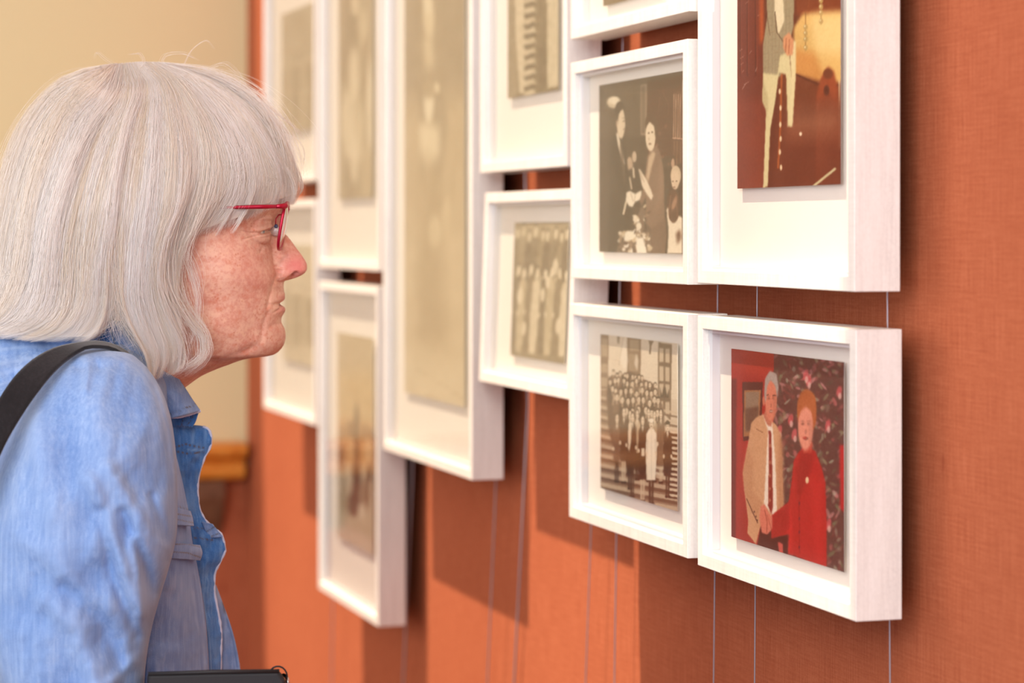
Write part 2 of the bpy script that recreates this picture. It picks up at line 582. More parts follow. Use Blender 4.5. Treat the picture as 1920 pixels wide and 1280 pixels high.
def print_handshake():
    pq = [(1369, 653), (1582, 679), (1582.5, 1074), (1373.5, 1005)]
    c = Canvas(crop(1355, 640, 2.845)(pq), 300, 220, (150, 30, 30), 3)
    P = lambda pts, col, soft=0, a=1.0: c.poly(pts, col, soft, a)
    c.noise(40, .04, (1, .6, .5))
    P([(30, 200), (70, 200), (75, 1100), (30, 1100)], (92, 24, 30), 2)           # darker wall edge
    P([(30, 20), (270, 50), (268, 200), (30, 160)], (158, 44, 36), 4)
    P([(100, 218), (210, 218), (205, 520), (108, 535)], (58, 28, 30))              # picture on wall
    P([(110, 262), (200, 262), (197, 330), (190, 500), (112, 512)], (150, 104, 66))
    P([(118, 272), (190, 270), (186, 470), (120, 485)], (128, 112, 92), 1)
    P([(118, 360), (188, 350), (186, 470), (120, 485)], (84, 66, 52), 2)
    # the floral curtain behind
    P([(268, 60), (660, 100), (660, 1270), (268, 1100)], (74, 52, 50))
    m = c._mask([(268, 60), (660, 100), (660, 1270), (268, 1100)])
    r = c.rng
    for i in range(520):
        x = r.uniform(275, 640); y = r.uniform(70, 1230)
        col = [(98, 110, 82), (128, 126, 98), (158, 88, 88), (190, 130, 128), (60, 66, 56), (112, 60, 58), (142, 142, 122), (70, 40, 44)][r.integers(8)]
        a0 = r.uniform(-1.2, 1.2)
        c.ell(x, y, r.uniform(4, 11), r.uniform(9, 26), col, .5, r.uniform(.35, .8), a0)
    for x, y in ((455, 210), (360, 420), (560, 450), (380, 500), (620, 270), (565, 980), (440, 180), (300, 480)):
        c.ell(x, y, 14, 30, (196, 84, 90), .5, .8, .2); c.ell(x + 4, y + 25, 9, 18, (214, 170, 160), .5, .8)
    P([(622, 560), (650, 560), (650, 920), (628, 900)], (170, 26, 34), 2)
    # man: tan jacket, shirt, tie
    P([(212, 390), (175, 410), (150, 440), (132, 560), (108, 700), (118, 800), (140, 960), (135, 1020), (182, 1082), (205, 990),
       (290, 930), (325, 890), (322, 760), (312, 600), (306, 500), (285, 450), (262, 430)], (196, 150, 112), 1)
    P([(132, 560), (165, 640), (160, 800), (215, 860), (190, 960), (150, 900), (118, 800), (108, 700)], (182, 134, 98), 3, .8)
    P([(300, 460), (322, 560), (328, 890), (300, 920), (290, 700)], (172, 124, 90), 3, .8)
    P([(212, 395), (240, 480), (222, 870), (270, 930), (290, 905), (280, 640), (262, 440)], (228, 214, 196), 1)
    P([(243, 480), (256, 480), (262, 620), (270, 880), (262, 925), (244, 880), (246, 640)], (122, 34, 30), 1)
    for yy in (560, 650, 720, 790, 850): c.ell(253, yy, 6, 10, (176, 120, 90), .5, .7)
    c.line([(178, 470), (212, 490)], 3, (110, 70, 48)); c.line([(130, 840), (190, 970)], 4, (70, 44, 34))
    for q in (870, 895, 915): c.ell(172 + (q - 870) * .35, q + 40, 3, 6, (60, 36, 30), .4)
    # dark trousers
    P([(205, 990), (300, 930), (355, 1000), (350, 1140), (190, 1088)], (50, 20, 24), 1)
    # head of the man
    P([(228, 360), (262, 400), (258, 460), (236, 450), (214, 400)], (176, 108, 86), 1)
    face(c, 254, 320, 31, 112, (204, 122, 98), (150, 144, 136))
    P([(218, 330), (222, 200), (246, 160), (282, 172), (294, 240), (290, 300), (280, 240), (250, 205), (232, 240), (228, 320)], (158, 150, 142), 1)
    c.ell(216, 320, 7, 26, (190, 106, 84), .3)
    c.line([(232, 290), (240, 285)], 4, (70, 40, 34)); c.line([(264, 290), (280, 292)], 4, (70, 40, 34))
    c.ell(256, 376, 10, 4, (222, 180, 160), .7, .8)
    # woman in red
    P([(408, 590), (378, 640), (366, 760), (352, 860), (265, 930), (262, 1050), (360, 1030), (350, 1130), (450, 1170),
       (556, 1205), (556, 1000), (548, 760), (528, 680), (492, 590), (440, 560)], (168, 26, 30), 1)
    P([(420, 580), (490, 600), (470, 700), (400, 860), (392, 700)], (140, 18, 24), 3, .8)
    P([(360, 880), (372, 1000), (366, 1130), (350, 1120), (352, 900)], (206, 40, 42), 3, .7)
    P([(470, 700), (520, 760), (530, 1180), (500, 1180), (480, 900)], (186, 34, 36), 6, .6)
    c.line([(408, 860), (412, 1130)], 4, (120, 14, 20), .8)
    for yy in (868, 950, 1020, 1100): c.ell(410, yy, 4, 9, (90, 20, 40), .4)
    P([(268, 930), (355, 870), (360, 1000), (262, 1055)], (150, 22, 28), 2, .8)
    # head of the woman
    P([(418, 540), (478, 540), (474, 600), (430, 604)], (176, 60, 50), 1)
    c.ell(448, 390, 50, 118, (150, 80, 44), .15)
    c.ell(452, 330, 44, 66, (166, 92, 52), .2)
    face(c, 440, 460, 40, 126, (216, 140, 118), (156, 86, 48), hair_dy=-.75)
    P([(398, 420), (400, 330), (430, 285), (470, 290), (496, 350), (494, 440), (486, 470), (476, 380), (440, 350), (412, 380)], (164, 90, 52), 2)
    c.ell(437, 520, 12, 7, (180, 62, 58), .7, .8)
    c.ell(450, 746, 9, 18, (220, 190, 150), .3)
    # hands clasped
    P([(205, 880), (225, 870), (250, 920), (268, 940), (268, 1000), (240, 1032), (212, 1020), (198, 940)], (204, 116, 96), 1)
    c.line([(225, 900), (240, 960), (238, 1020)], 4, (150, 70, 58)); c.line([(240, 930), (262, 1000)], 3, (150, 70, 58))
    P([(296, 1070), (324, 1080), (326, 1130), (304, 1126)], (190, 80, 74), 1)
    c.img = box_blur(c.img, 1) * .6 + c.img * .4
    c.noise(2, .03)
    return c, pq


# ---- print 2 : a man and a woman shaking hands over a laden table, black and white; view 3.655x from (1100, 140)
def print_award():
    pq = [(1124, 161), (1279.5, 132), (1279.5, 477), (1123, 471)]
    c = Canvas(crop(1100, 140, 3.655)(pq), 280, 190, (62, 50, 40), 5)
    P = lambda pts, col, soft=0, a=1.0: c.poly(pts, col, soft, a)
    P([(80, 60), (420, 0), (420, 420), (80, 420)], (74, 62, 50), 3)
    P([(120, 100), (400, 60), (412, 72), (412, 130), (125, 150)], (92, 78, 62), 2)
    P([(368, 70), (414, 62), (410, 415), (368, 412)], (146, 126, 104), 1)
    P([(376, 80), (402, 76), (400, 400), (374, 400)], (100, 84, 68), 2)
    P([(414, 50), (660, 0), (660, 560), (414, 560)], (70, 36, 24), 2)
    for y in (110, 200, 290, 370, 440, 520):
        c.line([(420, y), (600, y - 10)], 3, (98, 60, 44), .8)
    c.line([(500, 150), (490, 260)], 3, (150, 110, 90), .7); c.line([(520, 110), (560, 200), (560, 270)], 4, (120, 80, 60), .7)
    P([(592, 120), (656, 100), (656, 640), (588, 600)], (84, 50, 34), 1)
    for x in (598, 612, 628, 642): c.line([(x, 130), (x - 4, 430)], 4, (206, 172, 144), .9)
    c.line([(590, 432), (656, 436)], 8, (190, 150, 124))
    for x in (600, 620, 645): c.line([(x, 455), (x - 4, 620)], 3, (186, 146, 120), .7)
    for x, y in ((470, 300), (500, 400), (540, 350), (480, 480), (520, 560), (560, 610)): c.ell(x, y, 10, 12, (132, 82, 62), .6, .6)
    # lamp
    c.ell(185, 190, 46, 40, (196, 180, 150), .3); c.ell(190, 178, 36, 26, (226, 214, 186), .4)
    for x in (170, 185, 200, 215): c.line([(x, 165), (x, 215)], 2, (150, 130, 108), .6)
    # people in the background, between
    c.ell(325, 560, 15, 38, (190, 168, 142), .3); c.ell(293, 620, 22, 60, (176, 152, 126), .3)
    P([(270, 660), (345, 620), (370, 760), (360, 900), (280, 880)], (46, 38, 32), 2)
    c.line([(318, 640), (322, 700)], 12, (206, 188, 160)); c.line([(292, 700), (306, 780)], 9, (206, 188, 160))
    # man in dark suit
    P([(198, 400), (165, 480), (150, 620), (158, 800), (140, 1000), (150, 1215), (222, 1215), (238, 1100), (300, 1050), (312, 900), (268, 880),
       (290, 700), (262, 500), (236, 420)], (44, 36, 30), 1)
    P([(150, 620), (190, 640), (230, 800), (265, 870), (240, 900), (190, 850), (158, 800)], (58, 48, 40), 3, .8)
    P([(200, 395), (215, 400), (250, 560), (262, 620), (240, 590), (214, 480)], (226, 212, 186), 1)
    P([(225, 470), (240, 480), (262, 700), (256, 770), (244, 640)], (88, 72, 58), 1)
    c.ell(228, 245, 34, 62, (48, 38, 32), .15)
    c.ell(234, 330, 27, 108, (212, 194, 164), .15)
    P([(206, 300), (210, 230), (238, 205), (256, 235), (240, 240), (220, 270), (212, 340)], (50, 40, 34), 1)
    c.ell(207, 335, 6, 24, (180, 156, 130), .3)
    c.ell(252, 318, 6, 5, (60, 46, 38), .4); c.line([(242, 296), (258, 298)], 4, (80, 64, 52)); c.ell(254, 372, 7, 4, (120, 90, 74), .5)
    c.line([(258, 320), (262, 352)], 4, (232, 214, 186))
    # handshake
    P([(272, 800), (300, 795), (330, 815), (372, 790), (378, 850), (330, 870), (312, 905), (290, 900), (266, 860)], (232, 220, 194), 1)
    c.line([(300, 810), (318, 870)], 3, (150, 126, 104)); c.line([(330, 822), (326, 868)], 3, (150, 126, 104))
    c.line([(268, 870), (250, 950)], 12, (220, 204, 172))
    # woman in tweed jacket
    P([(478, 480), (505, 540), (524, 640), (530, 800), (532, 980), (545, 1100), (532, 1225), (445, 1225), (440, 1060), (400, 1010), (405, 830),
       (375, 900), (360, 860), (385, 780), (402, 660), (412, 560), (440, 500)], (122, 96, 78), 1)
    P([(400, 1010), (440, 1055), (540, 980), (545, 1100), (536, 1225), (445, 1225)], (104, 80, 64), 2, .8)
    P([(424, 560), (450, 520), (470, 540), (440, 640), (420, 740), (405, 700)], (190, 166, 136), 2)
    P([(500, 560), (528, 700), (520, 860), (490, 940), (450, 935), (480, 850), (490, 700)], (136, 108, 88), 3, .8)
    P([(352, 640), (366, 650), (410, 720), (440, 790), (455, 830), (440, 860), (412, 820), (376, 760), (366, 700)], (226, 210, 182), 1)
    for k in range(3): c.line([(356 + k * 6, 650 + k * 6), (380 + k * 7, 720 + k * 8)], 2, (160, 138, 116))
    c.ell(440, 330, 42, 66, (66, 40, 28), .15)
    c.ell(436, 420, 34, 102, (222, 204, 174), .15)
    P([(404, 360), (408, 300), (440, 268), (474, 300), (482, 400), (470, 430), (462, 350), (430, 320)], (66, 40, 28), 1)
    c.ell(424, 398, 6, 6, (70, 50, 40), .4); c.ell(448, 392, 7, 6, (70, 50, 40), .4); c.ell(432, 472, 10, 6, (120, 88, 70), .7)
    c.ell(424, 438, 5, 10, (190, 168, 140), .5)
    # table with flowers and cake
    P([(200, 1215), (215, 1150), (262, 1120), (270, 1070), (330, 1060), (340, 980), (372, 900), (400, 930), (392, 1050), (440, 1100), (440, 1225)], (112, 92, 76), 1)
    r = c.rng
    for i in range(150):
        x = r.uniform(215, 435); y = r.uniform(1060, 1220) if r.random() < .65 else r.uniform(900, 1080)
        if y < 1080 and not 320 < x < 420: continue
        g = [(230, 216, 186), (206, 186, 152), (70, 54, 44), (150, 128, 104), (245, 236, 214)][r.integers(5)]
        c.ell(x, y, r.uniform(5, 15), r.uniform(8, 22), g, .4, .85, r.uniform(-1, 1))
    c.ell(292, 1100, 34, 32, (236, 226, 200), .2); c.ell(330, 985, 14, 26, (226, 212, 184), .3); c.ell(355, 1036, 18, 26, (232, 220, 192), .3)
    P([(335, 1120), (385, 1110), (410, 1222), (340, 1222)], (240, 232, 210), 2)
    # children at the right
    P([(570, 640), (656, 600), (656, 980), (540, 980), (560, 800)], (52, 32, 24), 1)
    c.ell(592, 600, 18, 50, (60, 34, 24), .2); c.ell(590, 605, 12, 34, (176, 142, 114), .3)
    c.ell(610, 690, 36, 70, (204, 182, 150), .15); c.ell(606, 720, 28, 66, (214, 190, 158), .2)
    c.ell(590, 730, 6, 5, (90, 66, 52), .4); c.ell(615, 728, 6, 5, (90, 66, 52), .4); c.ell(600, 770, 9, 5, (130, 90, 74), .4)
    P([(548, 960), (570, 930), (656, 980), (656, 1228), (552, 1228), (560, 1060)], (232, 218, 190), 1)
    c.ell(594, 900, 44, 116, (78, 44, 30), .12); c.ell(600, 880, 14, 50, (190, 150, 120), .6, .7, .3)
    c.line([(575, 830), (560, 960)], 4, (160, 118, 92), .8); c.line([(612, 820), (622, 980)], 4, (140, 96, 74), .8)
    P([(545, 930), (556, 900), (562, 990), (585, 1020), (560, 1010)], (230, 214, 186), 1)
    P([(610, 1090), (640, 1060), (650, 1120), (620, 1170)], (110, 76, 58), 3)
    c.img = box_blur(c.img, 1) * .5 + c.img * .5
    c.noise(2, .02)
    return c, pq


# ---- print 3 : a crowd on the steps of a building, sepia; view 3.461x from (1110, 610)
def print_crowd():
    pq = [(1125, 628), (1270, 642), (1270, 958), (1127, 915)]
    c = Canvas(crop(1110, 610, 3.461)(pq), 300, 190, (206, 190, 166), 9)
    P = lambda pts, col, soft=0, a=1.0: c.poly(pts, col, soft, a)
    P([(40, 50), (560, 90), (560, 480), (40, 420)], (222, 208, 184))
    for y in (140, 240, 330, 420): c.line([(40, y - 20), (560, y + 25)], 2, (196, 178, 152), .6)
    P([(40, 50), (104, 60), (104, 420), (40, 420)], (128, 106, 86), 1)
    for y in (90, 150, 255, 345): P([(58, y), (98, y + 2), (98, y + 60), (58, y + 58)], (170, 150, 124), 1)
    P([(226, 70), (316, 82), (312, 400), (226, 380)], (118, 96, 76), 1)
    P([(240, 90), (302, 96), (300, 170), (240, 165)], (158, 138, 112), 1); P([(236, 185), (300, 190), (300, 300), (236, 300)], (150, 130, 106), 1)
    P([(428, 105), (518, 118), (510, 620), (428, 520)], (96, 76, 60), 1)
    for k, (ya, yb) in enumerate(((140, 235), (262, 360), (375, 470), (490, 580))):
        P([(436, ya), (462, ya + 3), (462, yb), (436, yb)], (196, 178, 152), 1); P([(474, ya + 4), (503, ya + 6), (503, yb + 4), (474, yb)], (190, 172, 146), 1)
    for yy in (395, ): P([(440, yy), (452, yy + 60), (460, yy + 20), (474, yy), (487, yy + 62), (500, yy + 10), (500, yy + 78), (440, yy + 75)], (58, 44, 36), 1)
    P([(160, 70), (176, 72), (174, 120), (162, 118)], (110, 92, 76), 2); P([(364, 95), (398, 98), (382, 130), (380, 185), (368, 185), (372, 130)], (96, 78, 64), 1)
    c.line([(200, 80), (172, 260)], 3, (160, 140, 118)); P([(205, 80), (232, 230), (212, 300), (176, 230)], (236, 226, 206), 3, .8); P([(285, 180), (298, 230), (290, 300), (272, 250)], (230, 218, 196), 2, .8)
    # steps
    for k in range(10):
        y = 640 + k * 62
        P([(500, y * .86 + 130), (560, y * .86 + 145), (560, y * .86 + 162), (500, y * .86 + 150)], (214, 198, 172), 1)
    P([(40, 430), (120, 420), (160, 900), (540, 1000), (560, 690), (500, 690), (460, 1000), (560, 1060), (560, 1230), (40, 1070)], (140, 116, 94), 1)
    for k in range(11):
        y = 470 + k * 62
        c.line([(40, y), (150, y + 24), (560, y + 100)], 17 + k, (198, 180, 154), .8)
        c.line([(40, y + 26), (150, y + 48), (560, y + 125)], 14 + k, (92, 70, 56), .75)
    for k in range(13):
        y = 690 + k * 34
        c.line([(508, y), (560, y + 8)], 12, (216, 200, 174)); c.line([(508, y + 16), (560, y + 24)], 12, (70, 52, 42))
    # mass of dark clothes
    P([(105, 340), (180, 330), (240, 300), (330, 350), (400, 380), (440, 470), (465, 560), (470, 700), (440, 900), (360, 950), (240, 930), (150, 820), (110, 700), (95, 480)], (84, 62, 50), 2)
    r = c.rng
    rows = [(325, 120, 340, 9, 15), (375, 100, 420, 11, 17), (430, 110, 430, 10, 19), (485, 150, 450, 9, 21), (550, 200, 450, 6, 24)]
    for (y0, xa, xb, n, s) in rows:
        for k in range(n):
            x = xa + (xb - xa) * (k + .5) / n + r.uniform(-7, 7); y = y0 + r.uniform(-16, 16) + (x - 280) * .06
            d = r.uniform(.7, 1.3)
            P([(x - s * .9, y + s * 1.1), (x + s * .9, y + s * 1.1), (x + s * 1.25, y + s * 5), (x - s * 1.25, y + s * 5)], [[(70, 52, 42), (58, 42, 34), (110, 88, 72), (176, 156, 130)][r.integers(4)]][0], 1)
            c.line([(x, y + s), (x, y + s * 2.2)], s * .35, (214, 196, 168), .7)
            c.ell(x, y - s * .35, s * .62, s * .95, (62, 46, 38), .2); c.ell(x, y + s * .15, s * .5, s * .95, (224, 206, 178), .25)
            c.ell(x - s * .15, y, s * .1, s * .1, (90, 68, 54), .5); c.ell(x + s * .2, y, s * .1, s * .1, (90, 68, 54), .5); c.ell(x, y + s * .55, s * .2, s * .07, (110, 84, 68), .5)
            if r.random() < .25: c.ell(x, y - s * .9, s * .8, s * .35, (54, 40, 34), .2)
    # people in front, full length: x, head y, coat bottom, foot y, coat colour, half width
    front = [(162, 600, 880, 1015, (104, 82, 68), 24), (206, 560, 885, 1020, (72, 54, 44), 25), (246, 575, 980, 1060, (60, 44, 36), 24), (292, 570, 830, 1000, (190, 170, 142), 22),
             (366, 560, 900, 1010, (76, 58, 46), 22), (405, 575, 800, 1010, (168, 148, 122), 20), (446, 565, 915, 1020, (118, 96, 78), 22),
             (262, 590, 900, 1110, (66, 48, 40), 24), (328, 610, 1000, 1140, (58, 42, 36), 26), (384, 630, 1005, 1155, (238, 228, 206), 32), (490, 645, 975, 1110, (70, 54, 46), 26)]
    for (x, hy, cb, fy, col, hw) in front:
        leg = (206, 188, 160) if col in ((58, 42, 36), (72, 54, 44), (118, 96, 78)) else (56, 42, 34)
        P([(x - hw * .5, cb - 20), (x - hw * .08, cb - 20), (x - hw * .1, fy), (x - hw * .5, fy)], leg, 1)
        P([(x + hw * .1, cb - 20), (x + hw * .5, cb - 20), (x + hw * .45, fy), (x + hw * .12, fy)], leg, 1)
        c.ell(x - hw * .3, fy, hw * .35, 9, (44, 32, 28), .3); c.ell(x + hw * .35, fy, hw * .35, 9, (44, 32, 28), .3)
        P([(x - hw * .4, hy + 40), (x + hw * .4, hy + 40), (x + hw, hy + 75), (x + hw * 1.15, hy + 200), (x + hw * .85, cb), (x - hw * .9, cb), (x - hw * 1.15, hy + 200), (x - hw, hy + 75)], col, 1)
        c.line([(x + hw * .75, hy + 110), (x + hw * .9, hy + 240)], 3, [v * .7 for v in col], .7); c.line([(x - hw * .75, hy + 110), (x - hw * .9, hy + 240)], 3, [v * .7 for v in col], .7)
        c.line([(x, hy + 60), (x + 1, cb - 10)], 2.5, [v * .75 for v in col], .7)
        P([(x - hw * .28, hy + 44), (x + hw * .28, hy + 44), (x, hy + 90)], (230, 216, 190), 1)
        c.ell(x - hw * .95, hy + 205, 6, 14, (222, 204, 176), .3); c.ell(x + hw * .95, hy + 205, 6, 14, (222, 204, 176), .3)
        c.ell(x, hy, hw * .5, 30, (58, 42, 36), .2); c.ell(x, hy + 12, hw * .4, 30, (226, 208, 180), .2)
        c.ell(x - 4, hy + 8, 2, 3, (84, 62, 50), .5); c.ell(x + 5, hy + 8, 2, 3, (84, 62, 50), .5); c.ell(x, hy + 27, 4, 2, (110, 80, 66), .5)
    c.ell(384, 618, 16, 14, (236, 226, 204), .2); c.ell(490, 632, 17, 12, (50, 38, 32), .2); c.ell(384, 655, 6, 3, (60, 44, 36), .3)
    P([(236, 640), (258, 630), (252, 760), (240, 830), (232, 740)], (224, 208, 182), 1)
    P([(318, 800), (340, 798), (342, 850), (320, 850)], (226, 212, 186), 1)
    c.img = box_blur(c.img, 1) * .35 + c.img * .65
    c.noise(2, .02)
    return c, pq


# ---- print 4 : a man in a pale suit beside a window, warm colour (upper right frame); view 2.286x from (1300, 0)
def print_window():
    pq = [(1383, -330), (1580, -395), (1572.5, 345), (1382, 354)]
    c = Canvas(crop(1300, 0, 2.286)(pq), 420, 190, (66, 28, 14), 11)
    P = lambda pts, col, soft=0, a=1.0: c.poly(pts, col, soft, a)
    P([(180, -900), (310, -900), (300, 450), (330, 500), (300, 830), (180, 830)], (96, 40, 26), 2)
    P([(180, 420), (300, 440), (305, 830), (180, 830)], (122, 52, 34), 8, .8)
    # carved dark panelling
    r = c.rng
    for x in (200, 232, 268):
        c.line([(x, -700), (x, 330)], 7, (62, 24, 14), .8); c.line([(x + 5, -700), (x + 5, 320)], 2, (158, 76, 48), .8)
    for k in range(34):
        x = r.uniform(196, 285); y = r.uniform(-650, 390)
        c.line([(x, y), (x + r.uniform(6, 22), y - r.uniform(6, 26))], 2.4, (208, 178, 168), .75)
    P([(280, -700), (312, -700), (304, 180), (285, 200)], (182, 84, 34), 3, .8)
    # right of the man: window blind, curtain, carved chair
    P([(440, -800), (640, -860), (640, 90), (440, 80)], (110, 50, 22), 3)
    for k in range(14): c.line([(r.uniform(450, 620), r.uniform(-700, 40)), (r.uniform(450, 620), r.uniform(-600, 60))], 2, (180, 130, 80), .5)
    P([(432, 130), (470, 72), (640, 70), (640, 380), (540, 370), (432, 330)], (214, 176, 104), 3)
    P([(500, 80), (636, 78), (630, 250), (520, 240)], (232, 206, 140), 8, .8)
    P([(432, 220), (520, 240), (560, 340), (530, 372), (432, 345)], (190, 128, 62), 6, .8)
    P([(360, 310), (540, 360), (640, 370), (640, 480), (360, 480)], (96, 46, 24), 3)
    c.line([(440, 330), (530, 372), (620, 380)], 8, (62, 26, 14))
    for (x, y0) in ((482, 130), (548, 20)):
        c.line([(x, y0 - 60), (x, y0 + 100)], 3, (110, 80, 44))
        for q in (0, 26, 52, 88): c.ell(x, y0 + q, 9, 12, (176, 150, 90), .3); c.ell(x - 3, y0 + q - 3, 3, 4, (240, 226, 180), .5)
    P([(520, 790), (524, 420), (545, 345), (575, 300), (600, 320), (616, 400), (622, 790)], (134, 60, 30), 2)
    P([(538, 760), (545, 450), (575, 400), (600, 450), (604, 760)], (110, 48, 26), 4, .8)
    c.ell(568, 400, 12, 22, (60, 28, 18), .3); c.ell(575, 330, 20, 22, (92, 44, 24), .3)
    c.line([(622, 360), (620, 640)], 5, (232, 214, 176), .8)
    P([(340, 460), (640, 440), (640, 800), (330, 810)], (96, 44, 28), 10, .8)
    P([(420, 480), (620, 470), (620, 580), (380, 600)], (150, 100, 72), 12, .55)
    c.line([(380, 300), (372, 560), (362, 720)], 9, (176, 92, 40), .7)
    for y in (400, 470, 540, 600, 655, 720): c.ell(368 + r.uniform(-4, 8), y, 5, 12, (226, 200, 160), .4)
    c.ell(458, 580, 6, 8, (236, 214, 180), .4)
    c.line([(512, 796), (600, 726)], 9, (206, 196, 150))
    c.noise(26, .03, (1, .6, .4))
    # the man: tweed jacket, cream trousers
    P([(316, -320), (420, -330), (445, -200), (430, 130), (400, 250), (372, 340), (300, 330), (300, 200), (318, 80), (312, -100)], (150, 144, 112), 1)
    for k in range(22): c.line([(302, -300 + k * 30), (430, -310 + k * 30)], 2, (120, 112, 84), .45)
    for k in range(8): c.line([(312 + k * 15, -320), (308 + k * 15, 330)], 2, (112, 104, 78), .35)
    P([(350, -340), (372, -345), (392, 100), (366, 160), (350, 60)], (226, 214, 176), 1)
    c.line([(352, 60), (360, 150), (388, 190)], 5, (84, 76, 56), .8); c.line([(318, 80), (330, 160)], 3, (88, 80, 60), .8)
    P([(300, 320), (362, 330), (372, 250), (412, 230), (420, 320), (418, 545), (404, 550), (398, 330), (368, 320), (352, 440), (330, 560), (318, 800), (298, 806),
       (312, 480), (296, 440)], (212, 202, 152), 1)
    P([(412, 180), (440, 190), (438, 360), (424, 550), (412, 550), (420, 320)], (220, 208, 158), 1)
    P([(300, 340), (322, 430), (318, 520), (312, 480), (296, 440)], (176, 166, 120), 2, .7)
    P([(388, 170), (412, 150), (432, 185), (428, 245), (402, 250), (386, 215)], (206, 146, 104), 1)
    c.line([(400, 175), (396, 235)], 3, (150, 92, 62)); c.line([(414, 180), (410, 240)], 3, (150, 92, 62))
    # head, above the frame's visible part
    c.ell(372, -420, 34, 88, (200, 140, 104), .2); c.ell(372, -480, 38, 50, (84, 56, 40), .2)
    c.img = box_blur(c.img, 1) * .5 + c.img * .5
    c.noise(2, .02)
    return c, pq


# ---- simpler, farther prints -------------------------------------------------
def sepia(rows, cols, quad, base, seed): return Canvas(quad, rows, cols, base, seed)


def figure(c, x, y0, y1, hw, coat, skin=(216, 200, 168), dark=(84, 70, 54)):
    """a standing figure from y0 (crown) to y1 (feet)"""
    h = y1 - y0
    c.poly([(x - hw, y0 + .2 * h), (x - hw * .4, y0 + .15 * h), (x + hw * .4, y0 + .15 * h), (x + hw, y0 + .2 * h), (x + hw * 1.1, y0 + .65 * h), (x + hw * .7, y1), (x - hw * .7, y1), (x - hw * 1.1, y0 + .65 * h)], coat, 1)
    c.ell(x, y0 + .05 * h, hw * .5, .06 * h, dark, .2)
    c.ell(x, y0 + .085 * h, hw * .42, .06 * h, skin, .2)
    c.ell(x - hw * .9, y0 + .56 * h, hw * .2, .03 * h, skin, .3); c.ell(x + hw * .9, y0 + .56 * h, hw * .2, .03 * h, skin, .3)

def print_group_small():
    pq = [(949, 420), (1052, 411), (1060, 677), (961, 671)]
    c = Canvas(pq, 130, 90, (120, 104, 78), 21)
    c.poly([(940, 405), (1065, 400), (1065, 440), (940, 450)], (150, 134, 104), 2)
    r = c.rng
    for k in range(9):
        figure(c, 955 + k * 12 + r.uniform(-2, 2), 424 + r.uniform(-6, 8), 600, 7, [(100, 86, 64), (128, 112, 84), (84, 70, 52)][k % 3], (206, 192, 158))
    for k in range(8):
        figure(c, 962 + k * 13 + r.uniform(-2, 2), 500 + r.uniform(-6, 8), 664, 7.5, [(92, 78, 58), (176, 160, 126), (110, 94, 70), (206, 192, 160)][k % 4], (220, 206, 174))
    for (x, y, s) in ((970, 560, 10), (982, 620, 8), (1032, 500, 10), (1020, 530, 7), (1044, 610, 9), (1012, 555, 8)): c.ell(x, y, s * .5, s * 1.6, (226, 212, 180), .4, .9)
    c.noise(5, .05)
    c.img = c.img * 0.75 + 0.25 * np.array((232, 220, 194)) / 255.0      # cream haze painted into the print colours
    return c, pq


def print_column_figure():
    """upright photograph of a person in a striped robe, upper middle frame"""
    pq = [(951, -190), (1047, -260), (1047, 168), (953, 185)]
    c = Canvas(pq, 200, 80, (104, 88, 62), 22)
    c.poly([(951, -300), (975, -300), (972, 190), (950, 190)], (132, 114, 84), 3)
    c.poly([(962, -120), (978, -140), (984, 90), (996, 170), (974, 176), (966, 60)], (206, 190, 156), 1)
    for k in range(16):
        y = -110 + k * 19
        c.poly([(980, y), (1000, y - 8), (1004, y + 2), (984, y + 11)], (200, 184, 150), 1)
        c.poly([(980, y + 9), (1000, y + 1), (1004, y + 8), (984, y + 17)], (74, 60, 42), 1)
    c.poly([(1002, -160), (1024, -160), (1026, 160), (1008, 168)], (88, 72, 50), 2)
    for k in range(4): c.line([(1006 + k * 5, -150), (1008 + k * 5, 90)], 2, (150, 132, 98), .6)
    c.poly([(1024, -40), (1046, -60), (1047, 160), (1026, 166)], (212, 198, 164), 1)
    for k in range(3): c.line([(1029 + k * 6, 0), (1030 + k * 6, 160)], 1.6, (150, 132, 98), .7)
    c.ell(990, -170, 14, 34, (206, 186, 150), .2)
    c.noise(4, .05)
    c.img = c.img * 0.85 + 0.15 * np.array((232, 220, 194)) / 255.0      # haze in front of the print, mixed into its colours
    return c, pq


def print_top_small():
    pq = [(1131, -200), (1240, -250), (1240, -15), (1131, 10)]
    c = Canvas(pq, 60, 50, (120, 100, 70), 23)
    figure(c, 1160, -190, -10, 16, (70, 58, 44)); figure(c, 1205, -210, -20, 16, (190, 172, 140))
    return c, pq


